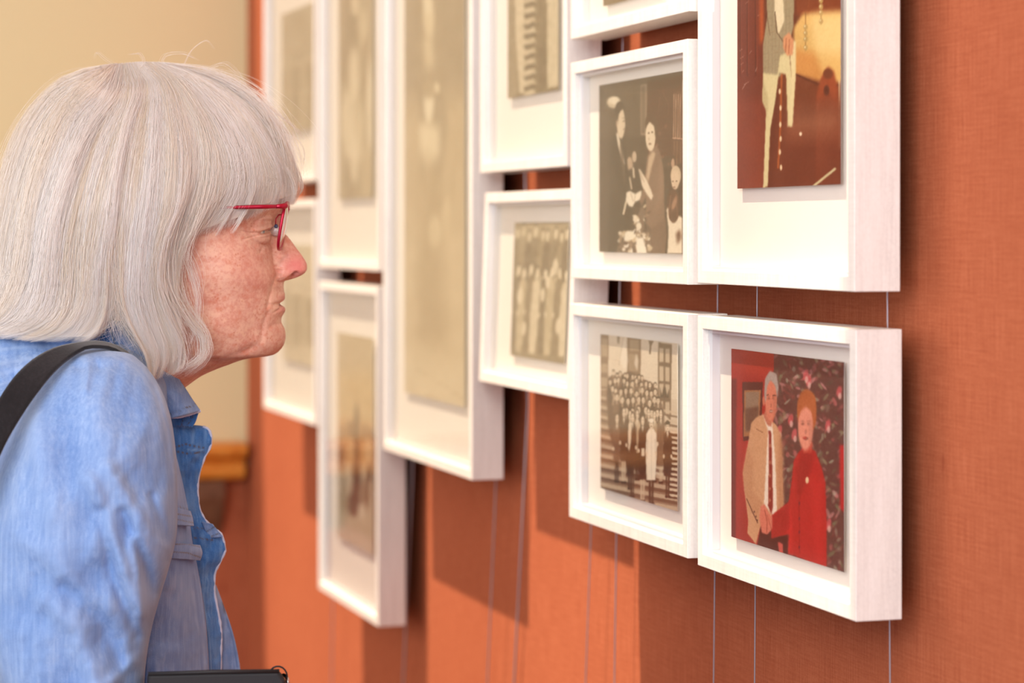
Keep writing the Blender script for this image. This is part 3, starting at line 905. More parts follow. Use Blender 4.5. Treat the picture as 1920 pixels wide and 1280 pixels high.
def print_tall_portrait():
    """the long full-length portrait: an officer seated above a standing child"""
    pq = [(757, -420), (868, -560), (874, 765), (760, 735)]
    c = Canvas(pq, 300, 60, (128, 108, 80), 24)
    c.poly([(750, 200), (880, 150), (880, 800), (750, 800)], (176, 152, 112), 8)
    c.poly([(750, 420), (880, 400), (880, 800), (750, 800)], (196, 174, 134), 12)
    c.poly([(784, -60), (800, -80), (822, 60), (832, 120), (838, 230), (826, 330), (790, 330), (782, 120)], (134, 114, 84), 3)
    c.ell(802, 30, 10, 40, (214, 196, 154), .4); c.ell(800, 5, 8, 22, (232, 218, 180), .4)
    c.poly([(790, 70), (808, 60), (812, 120), (798, 130)], (206, 186, 144), 3)
    c.ell(803, 192, 9, 36, (234, 222, 186), .4); c.ell(803, 165, 9, 18, (150, 128, 92), .4)
    c.poly([(784, 235), (800, 225), (824, 230), (822, 290), (800, 320), (786, 280)], (224, 208, 168), 3)
    c.poly([(790, 300), (826, 300), (838, 640), (782, 640)], (160, 136, 98), 6)
    c.ell(818, 158, 5, 10, (220, 204, 162), .4)
    c.ell(815, 430, 12, 30, (206, 186, 144), .6); c.ell(838, 400, 8, 40, (196, 174, 132), .6)
    c.poly([(757, 660), (880, 690), (880, 780), (757, 750)], (212, 194, 156), 5)
    for (x, y) in ((780, 690), (820, 715), (850, 735), (800, 740)): c.line([(x, y), (x + 22, y + 12)], 3, (170, 148, 110), .8)
    c.noise(6, .03)
    c.img = c.img * 0.65 + 0.35 * np.array((232, 220, 194)) / 255.0      # colours paled to carry the haze over this frame
    return c, pq


def print_two_figures():
    """upper print of the second column: two people in pale clothes"""
    pq = [(634, -260), (700, -380), (699, 374), (636, 370)]
    c = Canvas(pq, 160, 50, (150, 132, 102), 25)
    c.poly([(634, -20), (660, -30), (660, 160), (636, 170)], (122, 100, 72), 3)
    for (x, y, rx, ry, col) in ((658, 60, 10, 60, (108, 88, 62)), (662, 150, 9, 50, (226, 212, 178)), (652, 240, 12, 60, (220, 206, 172)), (680, 60, 9, 40, (196, 178, 140)),
                                (684, 130, 9, 60, (130, 108, 78)), (692, 200, 6, 90, (230, 218, 188)), (672, 250, 8, 60, (204, 188, 152)), (655, 340, 10, 40, (116, 96, 70)),
                                (686, 330, 10, 50, (176, 156, 120)), (664, 20, 8, 20, (214, 196, 158)), (685, -30, 8, 26, (210, 192, 156)), (662, 300, 7, 44, (228, 214, 182))):
        c.ell(x, y, rx, ry, col, .4, .9)
    c.noise(5, .05)
    c.img = c.img * 0.65 + 0.35 * np.array((232, 220, 194)) / 255.0      # pale haze blended over the drawn figures
    return c, pq


def print_street():
    """lower print of the second column: people sitting below a pale sky"""
    pq = [(632, 626), (700, 630), (700, 1045), (634, 1004)]
    c = Canvas(pq, 160, 60, (206, 178, 128), 26)
    c.poly([(625, 600), (705, 600), (705, 700), (625, 700)], (196, 176, 140), 8)
    c.poly([(625, 788), (705, 800), (705, 880), (625, 872)], (196, 148, 96), 4)
    c.poly([(625, 870), (705, 880), (705, 1050), (625, 1000)], (186, 176, 150), 4)
    for (x, y, rx, ry, col) in ((642, 815, 4, 14, (112, 78, 50)), (656, 810, 4, 20, (90, 62, 44)), (668, 820, 5, 60, (56, 40, 34)), (684, 815, 4, 20, (120, 84, 56)), (696, 818, 4, 16, (110, 76, 50)),
                                (640, 860, 6, 26, (104, 76, 54)), (690, 850, 8, 26, (216, 186, 140)), (658, 845, 6, 22, (214, 180, 132)), (668, 900, 9, 36, (50, 38, 34)), (664, 945, 12, 24, (58, 46, 42)),
                                (686, 930, 8, 30, (112, 98, 80)), (645, 930, 7, 36, (150, 138, 112)), (692, 890, 5, 20, (70, 54, 46)), (655, 900, 5, 20, (206, 196, 170)), (678, 960, 7, 16, (210, 200, 176))):
        c.ell(x, y, rx, ry, col, .4, .9)
    c.poly([(634, 975), (700, 1015), (700, 1050), (634, 1010)], (206, 190, 170), 3)
    c.noise(4, .04)
    c.img = c.img * 0.85 + 0.15 * np.array((232, 220, 194)) / 255.0      # light cream haze put into the colours
    return c, pq


def print_far(pq, seed, dark=(150, 134, 106)):
    c = Canvas(pq, 60, 40, dark, seed)
    (x0, y0), (x1, y1), (x2, y2), (x3, y3) = pq
    r = c.rng
    for k in range(7):
        x = x0 + (x1 - x0) * (k + .5) / 7
        figure(c, x, y0 + .35 * (y3 - y0) + r.uniform(-8, 8), y3 - .1 * (y3 - y0), (x1 - x0) / 15, [(112, 96, 72), (170, 154, 124), (128, 112, 86)][k % 3])
    c.noise(8, .05)
    c.img = c.img * .6 + .4 * np.array((226, 214, 190)) / 255.0  # paled towards cream for the haze over distant frames
    return c, pq


c1, q1 = print_handshake()
picture('white box frame at lower right, colour photo of a woman in red', 1308, 1605, 592, 1057, 617, 1168, c1, q1)
c2, q2 = print_award()
picture('white box frame with the black and white photo of a handshake', 1070, 1289, 119, 522, 72, 532.5, c2, q2, forward=.007)
c3, q3 = print_crowd()
picture('white box frame holding the sepia photo of a crowd on steps', 1067, 1289, 568, 968, 589, 1047, c3, q3, forward=.007)
c4, q4 = print_window()
picture('large white box frame at upper right, photo of a man in cream trousers', 1308, 1602, -560, 528, None, 550, c4, q4)
c5, q5 = print_group_small()
picture('small tilting white box frame with a pale brown group photo', 898, 1068, 363, 716.5, 351, 746, c5, q5, tilt=math.radians(-2.0))
c6, q6 = print_column_figure()
picture('white box frame above the small tilting one, pale photo of a striped garment', 900, 1062, -330, 323, None, 313, c6, q6)
c7, q7 = print_top_small()
picture('white box frame cut off by the top edge above the black and white handshake', 1070, 1293, -280, 77, None, 18, c7, q7, forward=.007)
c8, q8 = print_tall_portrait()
picture('longest white box frame of the wall, tall pale full length portrait', 718, 885, -620, 845, None, 896, c8, q8)
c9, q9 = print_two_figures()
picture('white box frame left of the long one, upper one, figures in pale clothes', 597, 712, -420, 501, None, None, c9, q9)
c10, q10 = print_street()
picture('white box frame hanging lowest, seated people below a pale sky, left of the long frame', 597, 709, 527, 1107, None, 1170, c10, q10)
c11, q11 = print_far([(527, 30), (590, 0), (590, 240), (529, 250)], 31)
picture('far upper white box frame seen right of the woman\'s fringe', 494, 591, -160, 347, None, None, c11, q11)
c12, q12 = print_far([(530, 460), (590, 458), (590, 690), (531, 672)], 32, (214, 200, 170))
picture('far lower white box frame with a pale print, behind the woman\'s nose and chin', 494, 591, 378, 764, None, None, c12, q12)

# ------------------------------------------------------------------ steel hanging wires
def wire(pts, label, r=.0007, D=None):
    D = D or (D_FRONT + DEPTH + .008)
    q = []
    for (x, y) in pts:
        yy = y_of(x, D); q.append(((x - 960) / FPX * yy, yy, CAMZ + (HY - y) / FPX * yy))
    top = Vector(q[0]); top.z = CEIL - .002; bot = Vector(q[-1]); bot.z = .002
    q = [top] + [Vector(v) for v in q] + [bot]
    o = MB().tube(q, r, 6).build('hanging_wire', M['steel'], None, smooth=True)
    return tag(o, label, 'wire', 'steel hanging wires of the picture frames')


wire([(1664, 555), (1669, 1280)], 'rightmost thin steel wire, below the frame of the woman in red')
wire([(1420, 520), (1415, 1280)], 'thin steel wire behind the couple frame, second from the right')
wire([(1346, 520), (1338, 1280)], 'thin steel wire near the left edge of the couple frame')
wire([(1168, 60), (1162, 545), (1152, 1280)], 'thin steel wire under the crowd photo, right one of its two')
wire([(1113, 545), (1108, 995), (1098, 1280)], 'thin steel wire under the crowd photo, left one of its two')
wire([(985, 330), (990, 760), (964, 1280)], 'steel wire under the small tilting frame, along the shadow edge', .0012, .838)
wire([(932, 700), (930, 900), (914, 1280)], 'thin steel wire below the right corner of the longest frame', .0009)
wire([(776, 800), (773, 900), (756, 1280)], 'steel wire beside the lowest hanging frame, on its right', .0013)
wire([(626, 1000), (622, 1280)], 'steel wire below the lowest hanging frame, at its left', .001)

# ------------------------------------------------------------------ the woman
# her own axes: forward (towards the pictures), side (towards the camera), up
PD = 2.12
PO = Vector(((300 - 960) / FPX * PD, PD, 0))
PANG = math.radians(4.8)
PF = Vector((math.cos(PANG), math.sin(PANG), 0))
PS = Vector((math.sin(PANG), -math.cos(PANG), 0))
KPX = PD / FPX


def L(px, py, s):
    """point of the body plane system: column and row of its outline, s metres to the camera side of her midline (numpy friendly)"""
    px = np.asarray(px, float); py = np.asarray(py, float); s = np.asarray(s, float)
    a = (px - 960) / FPX
    u = (a * (PO.y + s * PS.y) - PO.x - s * PS.x) / (PF.x - a * PF.y)
    X = PO.x + u * PF.x + s * PS.x; Y = PO.y + u * PF.y + s * PS.y
    Z = CAMZ + (HY - py) / FPX * Y
    return np.stack(np.broadcast_arrays(X, Y, Z), -1)


def H3(px, py, s):
    """same but with the true (not foreshortened) forward coordinate of the midplane: for symmetric body shapes"""
    px = np.asarray(px, float); py = np.asarray(py, float); s = np.asarray(s, float)
    a = (px - 960) / FPX
    u = (a * PO.y - PO.x) / (PF.x - a * PF.y)
    Y0 = PO.y + u * PF.y
    Z = CAMZ + (HY - py) / FPX * Y0
    X = PO.x + u * PF.x + s * PS.x; Y = PO.y + u * PF.y + s * PS.y
    return np.stack(np.broadcast_arrays(X, Y, Z), -1)


def spline(xs, ys, q):
    """monotone-ish smooth interpolation (Catmull-Rom in value)"""
    xs = np.asarray(xs, float); ys = np.asarray(ys, float); q = np.asarray(q, float)
    m = np.gradient(ys, xs)
    d = np.diff(ys) / np.diff(xs)
    for i in range(1, len(xs) - 1):
        if d[i - 1] * d[i] <= 0: m[i] = 0
        else:
            lim = 3 * min(abs(d[i - 1]), abs(d[i])); m[i] = max(-lim, min(lim, m[i]))
    m[0], m[-1] = d[0], d[-1]
    i = np.clip(np.searchsorted(xs, q) - 1, 0, len(xs) - 2)
    h = xs[i + 1] - xs[i]; t = np.clip((q - xs[i]) / h, 0, 1)
    return ((2 * t**3 - 3 * t**2 + 1) * ys[i] + (t**3 - 2 * t**2 + t) * h * m[i] + (-2 * t**3 + 3 * t**2) * ys[i + 1] + (t**3 - t**2) * h * m[i + 1])


def tab(rows):
    return [list(c) for c in zip(*rows)]


def seg_dist(X, Y, pts):
    d = np.full(np.shape(X), 1e9)
    for (x0, y0), (x1, y1) in zip(pts[:-1], pts[1:]):
        vx, vy = x1 - x0, y1 - y0; LL = vx * vx + vy * vy + 1e-9
        t = np.clip(((X - x0) * vx + (Y - y0) * vy) / LL, 0, 1)
        d = np.minimum(d, np.hypot(X - x0 - t * vx, Y - y0 - t * vy))
    return d


def m_skin():
    t = NT('fair_freckled_skin')
    b = t.bsdf((.7, .4, .3), .46)
    b.inputs['Subsurface Weight'].default_value = .18
    b.inputs['Subsurface Radius'].default_value = (.012, .004, .002)
    b.inputs['Subsurface Scale'].default_value = .35
    b.inputs['Specular IOR Level'].default_value = .4
    big = t.noise(38, 4, .6); med = t.noise(190, 4, .7); fine = t.noise(420, 3, .6)
    base = t.ramp(big, [(.32, srgb(218, 174, 152)), (.5, srgb(206, 154, 134)), (.68, srgb(194, 134, 116))])
    mot = t.ramp(med, [(.40, srgb(178, 92, 66)), (.52, (1, 1, 1)), ])
    c1 = t.mix(t.ramp(med, [(.36, (.55, .55, .55)), (.52, (0, 0, 0))]), base, srgb(222, 178, 150))
    c2 = t.mix(t.ramp(med, [(.50, (0, 0, 0)), (.74, (.75, .75, .75))]), c1, srgb(194, 112, 80))
    vo = t.n('ShaderNodeTexVoronoi'); vo.inputs['Scale'].default_value = 330
    tcv = t.mapping((1, 1, 1)); t.l(tcv, vo.inputs['Vector'])
    spot = t.ramp(vo.outputs['Distance'], [(.10, (.7, .7, .7)), (.42, (0, 0, 0))])
    gate = t.ramp(t.noise(70, 3, .6), [(.42, (0, 0, 0)), (.66, (1, 1, 1))])
    sp = t.mix(1.0, spot, gate, 'MULTIPLY')
    c3 = t.mix(sp, c2, srgb(180, 100, 66))
    a = t.n('ShaderNodeAttribute'); a.attribute_name = 'Col'      # rosy nose, lips
    sepn = t.n('ShaderNodeSeparateColor'); t.l(a.outputs['Color'], sepn.inputs[0])
    c4 = t.mix(sepn.outputs[0], c3, srgb(214, 116, 114))
    c5 = t.mix(sepn.outputs[1], c4, srgb(184, 92, 84))
    t.l(c5, b.inputs['Base Color'])
    hb = t.math('ADD', t.math('MULTIPLY', fine, .5), t.math('MULTIPLY', t.noise(900, 2, .5), .5))
    t.bump(hb, .18, .0004, b)
    return t.mat


def m_hair():
    t = NT('white_blond_hair')
    a = t.n('ShaderNodeAttribute'); a.attribute_name = 'Col'
    d = t.n('ShaderNodeBsdfDiffuse'); tr = t.n('ShaderNodeBsdfTranslucent'); g = t.n('ShaderNodeBsdfGlossy')
    g.inputs['Roughness'].default_value = .42
    t.l(a.outputs['Color'], d.inputs[0]); t.l(a.outputs['Color'], tr.inputs[0])
    g.inputs[0].default_value = (.98, .96, .93, 1)
    m1 = t.n('ShaderNodeMixShader'); m1.inputs[0].default_value = .42
    t.l(d.outputs[0], m1.inputs[1]); t.l(tr.outputs[0], m1.inputs[2])
    m2 = t.n('ShaderNodeMixShader'); m2.inputs[0].default_value = .16
    t.l(m1.outputs[0], m2.inputs[1]); t.l(g.outputs[0], m2.inputs[2])
    t.l(m2.outputs[0], t.out.inputs[0])
    return t.mat


def m_denim(name, cdark, cmid, clight, wear=.5, weave=1100):
    t = NT(name)
    b = t.bsdf(cmid, .85)
    b.inputs['Specular IOR Level'].default_value = .2
    b.inputs['Sheen Weight'].default_value = .25
    slub = t.noise(1, 3, .6, t.mapping((420, 420, 16)))
    cloud = t.noise(22, 3, .5)
    w = t.n('ShaderNodeTexWave'); w.inputs['Scale'].default_value = weave; w.bands_direction = 'DIAGONAL'
    t.l(t.mapping((1, 1, 1)), w.inputs['Vector'])
    fine = t.noise(1500, 2, .6)
    k = t.math('ADD', t.math('MULTIPLY', slub, .40), t.math('MULTIPLY', cloud, .30))
    k = t.math('ADD', k, t.math('MULTIPLY', fine, .30))
    c = t.ramp(k, [(.33, cdark), (.5, cmid), (.66, clight)])
    c = t.mix(t.math('MULTIPLY', w.outputs[1], .18), c, clight)
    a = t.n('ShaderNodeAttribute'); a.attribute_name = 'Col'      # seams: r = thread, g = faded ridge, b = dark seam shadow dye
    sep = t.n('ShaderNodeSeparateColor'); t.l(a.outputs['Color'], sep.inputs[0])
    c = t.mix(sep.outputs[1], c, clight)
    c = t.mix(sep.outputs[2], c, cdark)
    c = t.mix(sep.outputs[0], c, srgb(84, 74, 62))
    t.l(c, b.inputs['Base Color'])
    hh = t.math('ADD', t.math('MULTIPLY', fine, .5), t.math('MULTIPLY', slub, .5))
    t.bump(hh, .5, .0007, b)
    return t.mat


M['skin'] = m_skin()
M['hair'] = m_hair()
M['denim'] = m_denim('faded_blue_denim', srgb(82, 116, 172), srgb(112, 143, 192), srgb(146, 169, 206))
M['denim_front'] = m_denim('bounce_offset_denim', srgb(66, 110, 182), srgb(98, 140, 204), srgb(140, 172, 220))  # same jacket denim made bluer to offset red bounce from the wall
M['denim_in'] = m_denim('saturated_inner_denim', srgb(34, 84, 152), srgb(60, 116, 186), srgb(112, 156, 206))
M['trousers'] = m_denim('dark_blue_trousers', srgb(24, 30, 50), srgb(34, 42, 68), srgb(54, 64, 92))
M['thread'] = m_plain('brown_thread', srgb(96, 82, 70), .8)
M['fray'] = m_plain('frayed_pale_cotton', srgb(196, 206, 232), .9)
M['black_web'] = m_denim('black_webbing', srgb(10, 9, 11), srgb(20, 18, 21), srgb(36, 33, 36))
M['black_leather'] = m_plain('black_leather', srgb(20, 16, 19), .65)
M['chrome'] = m_plain('chrome', (.8, .8, .8), .15, Metallic=1.0)
M['red_metal'] = m_plain('raspberry_red_metal', srgb(170, 22, 52), .3, Metallic=.55)
M['eye_white'] = m_plain('eye_white', srgb(226, 218, 210), .15)
M['iris'] = m_plain('grey_blue_iris', srgb(90, 112, 124), .15)
M['lens'] = m_glass(1.45)
M['pad'] = m_plain('silicone_pad', srgb(60, 70, 100), .15)
M['clear_pad'] = m_plain('clear_silicone', srgb(226, 214, 208), .12, Transmission_Weight=.6)
M['shoe'] = m_plain('brown_shoe_leather', srgb(70, 46, 34), .5)

# ---- head, neck and torso: stacked slices
FACE = tab([  # row, full profile column (front midline)
    (142, 300), (150, 362), (162, 404), (182, 440), (210, 472), (240, 500), (270, 522), (310, 530), (350, 534), (385, 536), (405, 534), (420, 531),
    (434, 532), (444, 540.5), (455, 549), (467, 557.5), (483, 569), (494, 575), (501, 575.8), (509, 573.5), (516, 565), (520.5, 555), (524.5, 542), (527, 533.5),
    (536, 532), (545, 532.6), (552, 534.2), (559, 534.2), (565, 529.5), (568.5, 524.8), (571, 526.5), (575, 532.6), (581, 535), (588, 532), (594, 528.4), (602, 527.5), (608, 529.5),
    (614, 532.8), (622, 535), (632, 535.6), (641, 534), (649, 530.5), (656, 525), (662, 518), (666, 508), (668, 496), (669.5, 480), (672, 464), (677, 446),
    (683, 430), (689, 413), (696, 396), (703, 381), (711, 368), (719, 357), (728, 345), (745, 326), (780, 300), (840, 296), (920, 306), (1020, 320), (1130, 336), (1240, 350), (1330, 352), (1400, 350)])
BASE = tab([  # row, cheek plane front without nose, lips and chin relief
    (142, 300), (150, 362), (162, 404), (182, 440), (210, 472), (240, 500), (270, 520), (310, 530), (350, 531), (385, 527), (405, 519), (425, 512),
    (445, 510), (470, 512), (495, 517), (515, 522), (530, 524), (545, 523), (560, 524.5), (580, 525.5), (600, 526), (620, 527), (635, 527), (645, 525),
    (652, 520), (658, 514), (663, 506), (666, 496), (669, 480), (672, 464), (677, 446),
    (683, 430), (689, 413), (696, 396), (703, 381), (711, 368), (719, 356), (728, 344), (745, 326), (780, 300), (840, 296), (920, 306), (1020, 320), (1130, 336), (1240, 350), (1330, 352), (1400, 350)])
BACK = tab([(142, 299), (150, 225), (166, 188), (192, 158), (236, 130), (300, 96), (370, 100), (430, 118), (480, 140), (530, 152), (580, 150), (630, 136), (670, 110), (710, 70), (760, 20),
            (840, -30), (940, -60), (1060, -60), (1200, -45), (1400, -60)])
HW = tab([(142, .001), (148, .020), (160, .036), (180, .047), (206, .056), (236, .063), (270, .072), (310, .0735), (350, .0735), (400, .0725), (450, .072), (500, .070), (550, .067), (600, .0625),
          (640, .058), (670, .054), (700, .0525), (730, .054), (760, .064), (790, .085), (830, .125), (900, .148), (1000, .150), (1100, .146), (1240, .140), (1400, .150)])
FS = tab([(128, 0), (350, 0), (430, 1), (560, 1), (640, 1), (700, .5), (760, 0), (1400, 0)])     # how much the face plane is used


def head_mesh():
    rows = np.unique(np.concatenate([np.linspace(142, 200, 24), np.linspace(200, 400, 66), np.linspace(400, 690, 270), np.linspace(690, 760, 46), np.linspace(760, 1400, 80)]))
    nphi = 361
    k = np.linspace(-1, 1, nphi)                # -1..1 ; 0 = front midline
    phi = np.sign(k) * np.pi * (0.55 * np.abs(k) + 0.45 * np.abs(k) ** 2.2)
    pf = spline(*FACE, rows)[:, None]; pb = spline(*BASE, rows)[:, None]; bk = spline(*BACK, rows)[:, None]; hw = spline(*HW, rows)[:, None]
    R = rows[:, None] + 0 * phi[None, :]
    c = np.cos(phi)[None, :]; q = np.sin(phi)[None, :]
    # widest point of the slice sits nearer the back in the face (the cheeks taper forward)
    mid_f = spline([128, 300, 450, 560, 640, 680, 760, 1400], [.5, .48, .42, .40, .38, .45, .5, .5], rows)[:, None]
    xm = bk + (pb - bk) * mid_f
    ef = spline([128, 300, 420, 520, 600, 650, 690, 760, 900, 1400], [1.0, .82, .68, .80, .98, 1.05, .98, .95, .85, .85], rows)[:, None]
    ex = np.where(c > 0, np.sign(c) * np.abs(c) ** ef, -np.abs(c) ** .95)
    X = np.where(c > 0, xm + (pb - xm) * ex, xm + (xm - bk) * ex)
    es = spline([128, 300, 450, 560, 650, 690, 760, 1400], [1, .95, .86, .86, .92, .95, .95, .9], rows)[:, None]
    S = hw * np.sign(q) * np.abs(q) ** es
    # the jaw stays high towards the ear: below it the neck is narrower
    A = np.abs(S)
    # nose
    nose = (pf - pb)
    sg = spline([128, 400, 430, 460, 485, 500, 515, 524, 530, 1400], [.012, .011, .0105, .0125, .0155, .0178, .0182, .0165, .012, .012], rows)[:, None]
    pw = spline([128, 430, 470, 495, 515, 1400], [1.6, 1.6, 1.7, 2.0, 2.6, 2.6], rows)[:, None]
    prof = np.clip(1 - (A / sg) ** pw, 0, 1)
    prof = prof ** .8
    prof = np.where(A < sg * 1.4, prof, 0)
    front = np.clip(c * 3, 0, 1)
    lipchin = np.exp(-(A / spline([128, 540, 556, 568, 582, 600, 625, 650, 668, 1400], [.02, .017, .021, .026, .023, .021, .024, .026, .026, .02], rows)[:, None]) ** 2.6)
    k_l = np.clip((R - 527) / 8, 0, 1)
    X = X + nose * (prof * (1 - k_l) + lipchin * k_l) * front
    # mask of the front part only
    G = lambda x0, s0, r0, sx, ss, sr: np.exp(-((X - x0) / sx) ** 2 - ((A - s0) / ss) ** 2 - ((R - r0) / sr) ** 2)
    F = front
    # eye socket, brow, lids
    X = X - 13 * np.exp(-((A - .030) / .017) ** 2 - ((R - 428) / 22) ** 2) * F
    X = X + 7 * np.exp(-((A - .027) / .022) ** 2 - ((R - 388) / 13) ** 2) * F
    ball = np.sqrt(np.clip(1 - ((A - .031) / .0165) ** 2 - ((R - 431) / 27) ** 2, 0, 1))
    X = X + 13 * ball * F
    open_ = np.exp(-(((A - .029) / .0115) ** 2) ** 2) * np.exp(-((R - 434 - (A - .029) * 260) / 3.0) ** 4)
    X = X - 6.0 * open_ * F
    X = X + 3.2 * np.exp(-((A - .031) / .018) ** 4 - ((R - 427 - (A - .029) * 260) / 3.6) ** 2) * F      # lid edges
    X = X + 1.8 * np.exp(-((A - .031) / .015) ** 4 - ((R - 440 - (A - .029) * 260) / 2.4) ** 2) * F
    X = X - 2.4 * np.exp(-((A - .031) / .017) ** 4 - ((R - 414) / 2.4) ** 2) * F      # lid crease
    X = X - 2.0 * np.exp(-((A - .028) / .016) ** 2 - ((R - 458) / 5) ** 2) * F        # under-eye hollow
    # lips: the mouth turns down at the corners, groove between them
    lipw = np.exp(-(A / .020) ** 4)
    mouth_r = 568.5 + np.clip(A / .024, 0, 2) ** 1.4 * 14
    flat = spline([128, 545, 550, 590, 596, 1400], [0, 0, 1, 1, 0, 0], rows)[:, None]
    X = X - 4.5 * np.exp(-((R - mouth_r) / 2.6) ** 2) * np.exp(-(A / .0235) ** 6) * F * np.clip(A / .004, 0, 1)
    X = X + 3.0 * np.exp(-((A - .0) / .014) ** 2 - ((R - 583) / 6) ** 2) * F * 0
    # cheeks
    S = S + np.sign(S) * .0035 * np.exp(-((X - 440) / 48) ** 2 - ((R - 498) / 42) ** 2)
    S = S + np.sign(S) * .0030 * np.exp(-((X - 430) / 45) ** 2 - ((R - 612) / 32) ** 2)      # jowl
    S = S - np.sign(S) * .0020 * np.exp(-((X - 478) / 20) ** 2 - ((R - 612) / 26) ** 2)
    # creases, drawn on the side view plane
    side = np.clip((A - .006) / .008, 0, 1) * (c > -.2)
    def crease(pts, depth, wid, bulge=.0):
        nonlocal S, X
        d = seg_dist(X, R, pts)
        amt = depth * np.exp(-(d / wid) ** 2) * side
        S = S - np.sign(S) * amt
        X = X - amt * 350 * F
    crease([(527, 522), (522, 512), (524, 498), (530, 487), (538, 481)], .0024, 3.0)                 # alar groove
    crease([(520, 512), (513, 532), (507, 553), (502, 575)], .0016, 3.6)      # nasolabial fold
    crease([(504, 583), (498, 596), (493, 618), (492, 636)], .0010, 4.5)       # marionette line
    crease([(528, 606), (515, 606), (506, 612)], .0008, 4)
    crease([(486, 436), (470, 436), (456, 433)], .0009, 1.8); crease([(484, 441), (468, 446), (458, 449)], .0007, 1.6); crease([(486, 431), (474, 425), (462, 418)], .0006, 1.6)
    crease([(505, 452), (495, 462), (489, 474)], .0008, 2.6); crease([(478, 458), (486, 468), (500, 474)], .0006, 2.2)
    crease([(470, 452), (480, 464), (492, 473)], .0005, 1.5); crease([(510, 446), (504, 458), (500, 468)], .0005, 1.5)
    for k0 in range(5):                                                          # neck folds
        crease([(470 - k0 * 20, 676 + k0 * 3), (420 - k0 * 16, 690 + k0 * 7), (360 - k0 * 10, 715 + k0 * 11)], .0012, 2.6)
    crease([(480, 645), (450, 660), (410, 672), (360, 668)], .0016, 7)
    crease([(505, 560), (508, 566)], .0003, 2)
    # lip wrinkles
    rs = np.random.default_rng(4)
    for j in range(8):
        x0 = 512 + j * 2.8; crease([(x0, 548), (x0 + 1, 562)], .00025, .8)
    # nostrils
    P = H3(X, R, S)
    nz = np.exp(-((A - .0088) / .0036) ** 2 - ((X - 549) / 9) ** 2) * np.clip((R - 505) / 6, 0, 1) * (R < 529)
    P[..., 2] += .0085 * nz
    P = P + (-np.array(PS))[None, None, :] * (np.sign(S) * .0012 * nz)[..., None]
    # gentle irregularity
    rosy = np.exp(-((X - 556) / 24) ** 2 - ((R - 498) / 26) ** 2) * .75
    rosy = np.maximum(rosy, .14 * np.exp(-((X - 470) / 50) ** 2 - ((R - 500) / 40) ** 2))
    lips = (np.exp(-((R - 558) / 6) ** 2) + np.exp(-((R - 580) / 6.5) ** 2)) * np.exp(-(A / .020) ** 4) * np.clip((X - 505) / 12, 0, 1) * .75
    # vermilion stays at the front
    cols = np.stack([np.clip(rosy, 0, 1), np.clip(lips, 0, 1), 0 * rosy], -1)
    nr = len(rows)
    V = P[:, :-1].reshape(-1, 3)                # last column equals the first
    C4 = cols[:, :-1].reshape(-1, 3)
    F4 = grid_faces(nr, nphi - 1, wrap=True)
    return V, F4, C4, nr, nphi - 1


def limb(path, n=16, flat=1.0):
    """tapering limb rings: path of (point, radius)"""
    V = []; F = []
    mb = MB(); mb.tube([p for p, _ in path], [r for _, r in path], n)
    return mb.v, mb.f


def hand_geo(wrist, direction, palm_n, size=.085, curl=.5, mirror=1):
    """palm with five separate bent fingers; returns verts, faces"""
    mb = MB()
    d = Vector(direction).normalized(); nn = Vector(palm_n).normalized(); nn = (nn - d * nn.dot(d)).normalized(); sd = d.cross(nn) * mirror
    w = Vector(wrist)
    # palm: rounded slab as a loft of flattened rings
    rings = [(0, .026, .018), (.25, .034, .016), (.6, .041, .0145), (.9, .042, .013), (1.02, .038, .010)]
    n = 14; b = 0; vs = []
    for (t, hw, ht) in rings:
        for k in range(n):
            a = 2 * math.pi * k / n
            vs.append(w + d * size * t + sd * hw * math.cos(a) + nn * ht * math.sin(a))
    fs = [(i * n + k, i * n + (k + 1) % n, (i + 1) * n + (k + 1) % n, (i + 1) * n + k) for i in range(len(rings) - 1) for k in range(n)]
    fs += [tuple(range(n))[::-1], tuple(range((len(rings) - 1) * n, len(rings) * n))]
    mb.add(vs, fs)
    for i, (o, ln) in enumerate(((-.030, .066), (-.010, .076), (.010, .071), (.029, .056))):
        p = w + d * size * .95 + sd * o; dd = d.copy(); pts = [p - d * .012, p]; rr = [.0095, .0092]
        for j, f in enumerate((.45, .32, .23)):
            ang = curl * (.5 + .35 * j)
            dd = (Matrix.Rotation(ang, 3, sd * mirror) @ dd)
            p = p + dd * ln * f; pts.append(p); rr.append(.0088 - .0012 * j)
        mb.tube(pts, rr, 10)
    p = w + d * size * .25 - sd * .030; dd = (d * .65 - sd * .7 + nn * .15).normalized(); pts = [p + sd * .014 - d * .01, p]; rr = [.0135, .0125]
    for j, f in enumerate((.42, .33, .25)):
        dd = (dd + d * .22 * (j + 1)).normalized(); p = p + dd * .068 * f; pts.append(p); rr.append(.0115 - .0014 * j)
    mb.tube(pts, rr, 10)
    return mb.v, mb.f


V, F4, C4, nr, nc = head_mesh()
vv = [V]; ff = [tuple(f) for f in F4.tolist()]; cc = [C4]
ff.append(tuple(range(nc)))
ff.append(tuple(range((nr - 1) * nc, nr * nc))[::-1])


def join(v, f, col=(0, 0, 0)):
    b = sum(len(x) for x in vv)
    vv.append(np.array([tuple(p) for p in v])); ff.extend(tuple(i + b for i in q) for q in f)
    cc.append(np.tile(np.array(col, float), (len(v), 1)))


def PP(px, py, s): return Vector(L(px, py, s).tolist())
def PH(px, py, s): return Vector(H3(px, py, s).tolist())

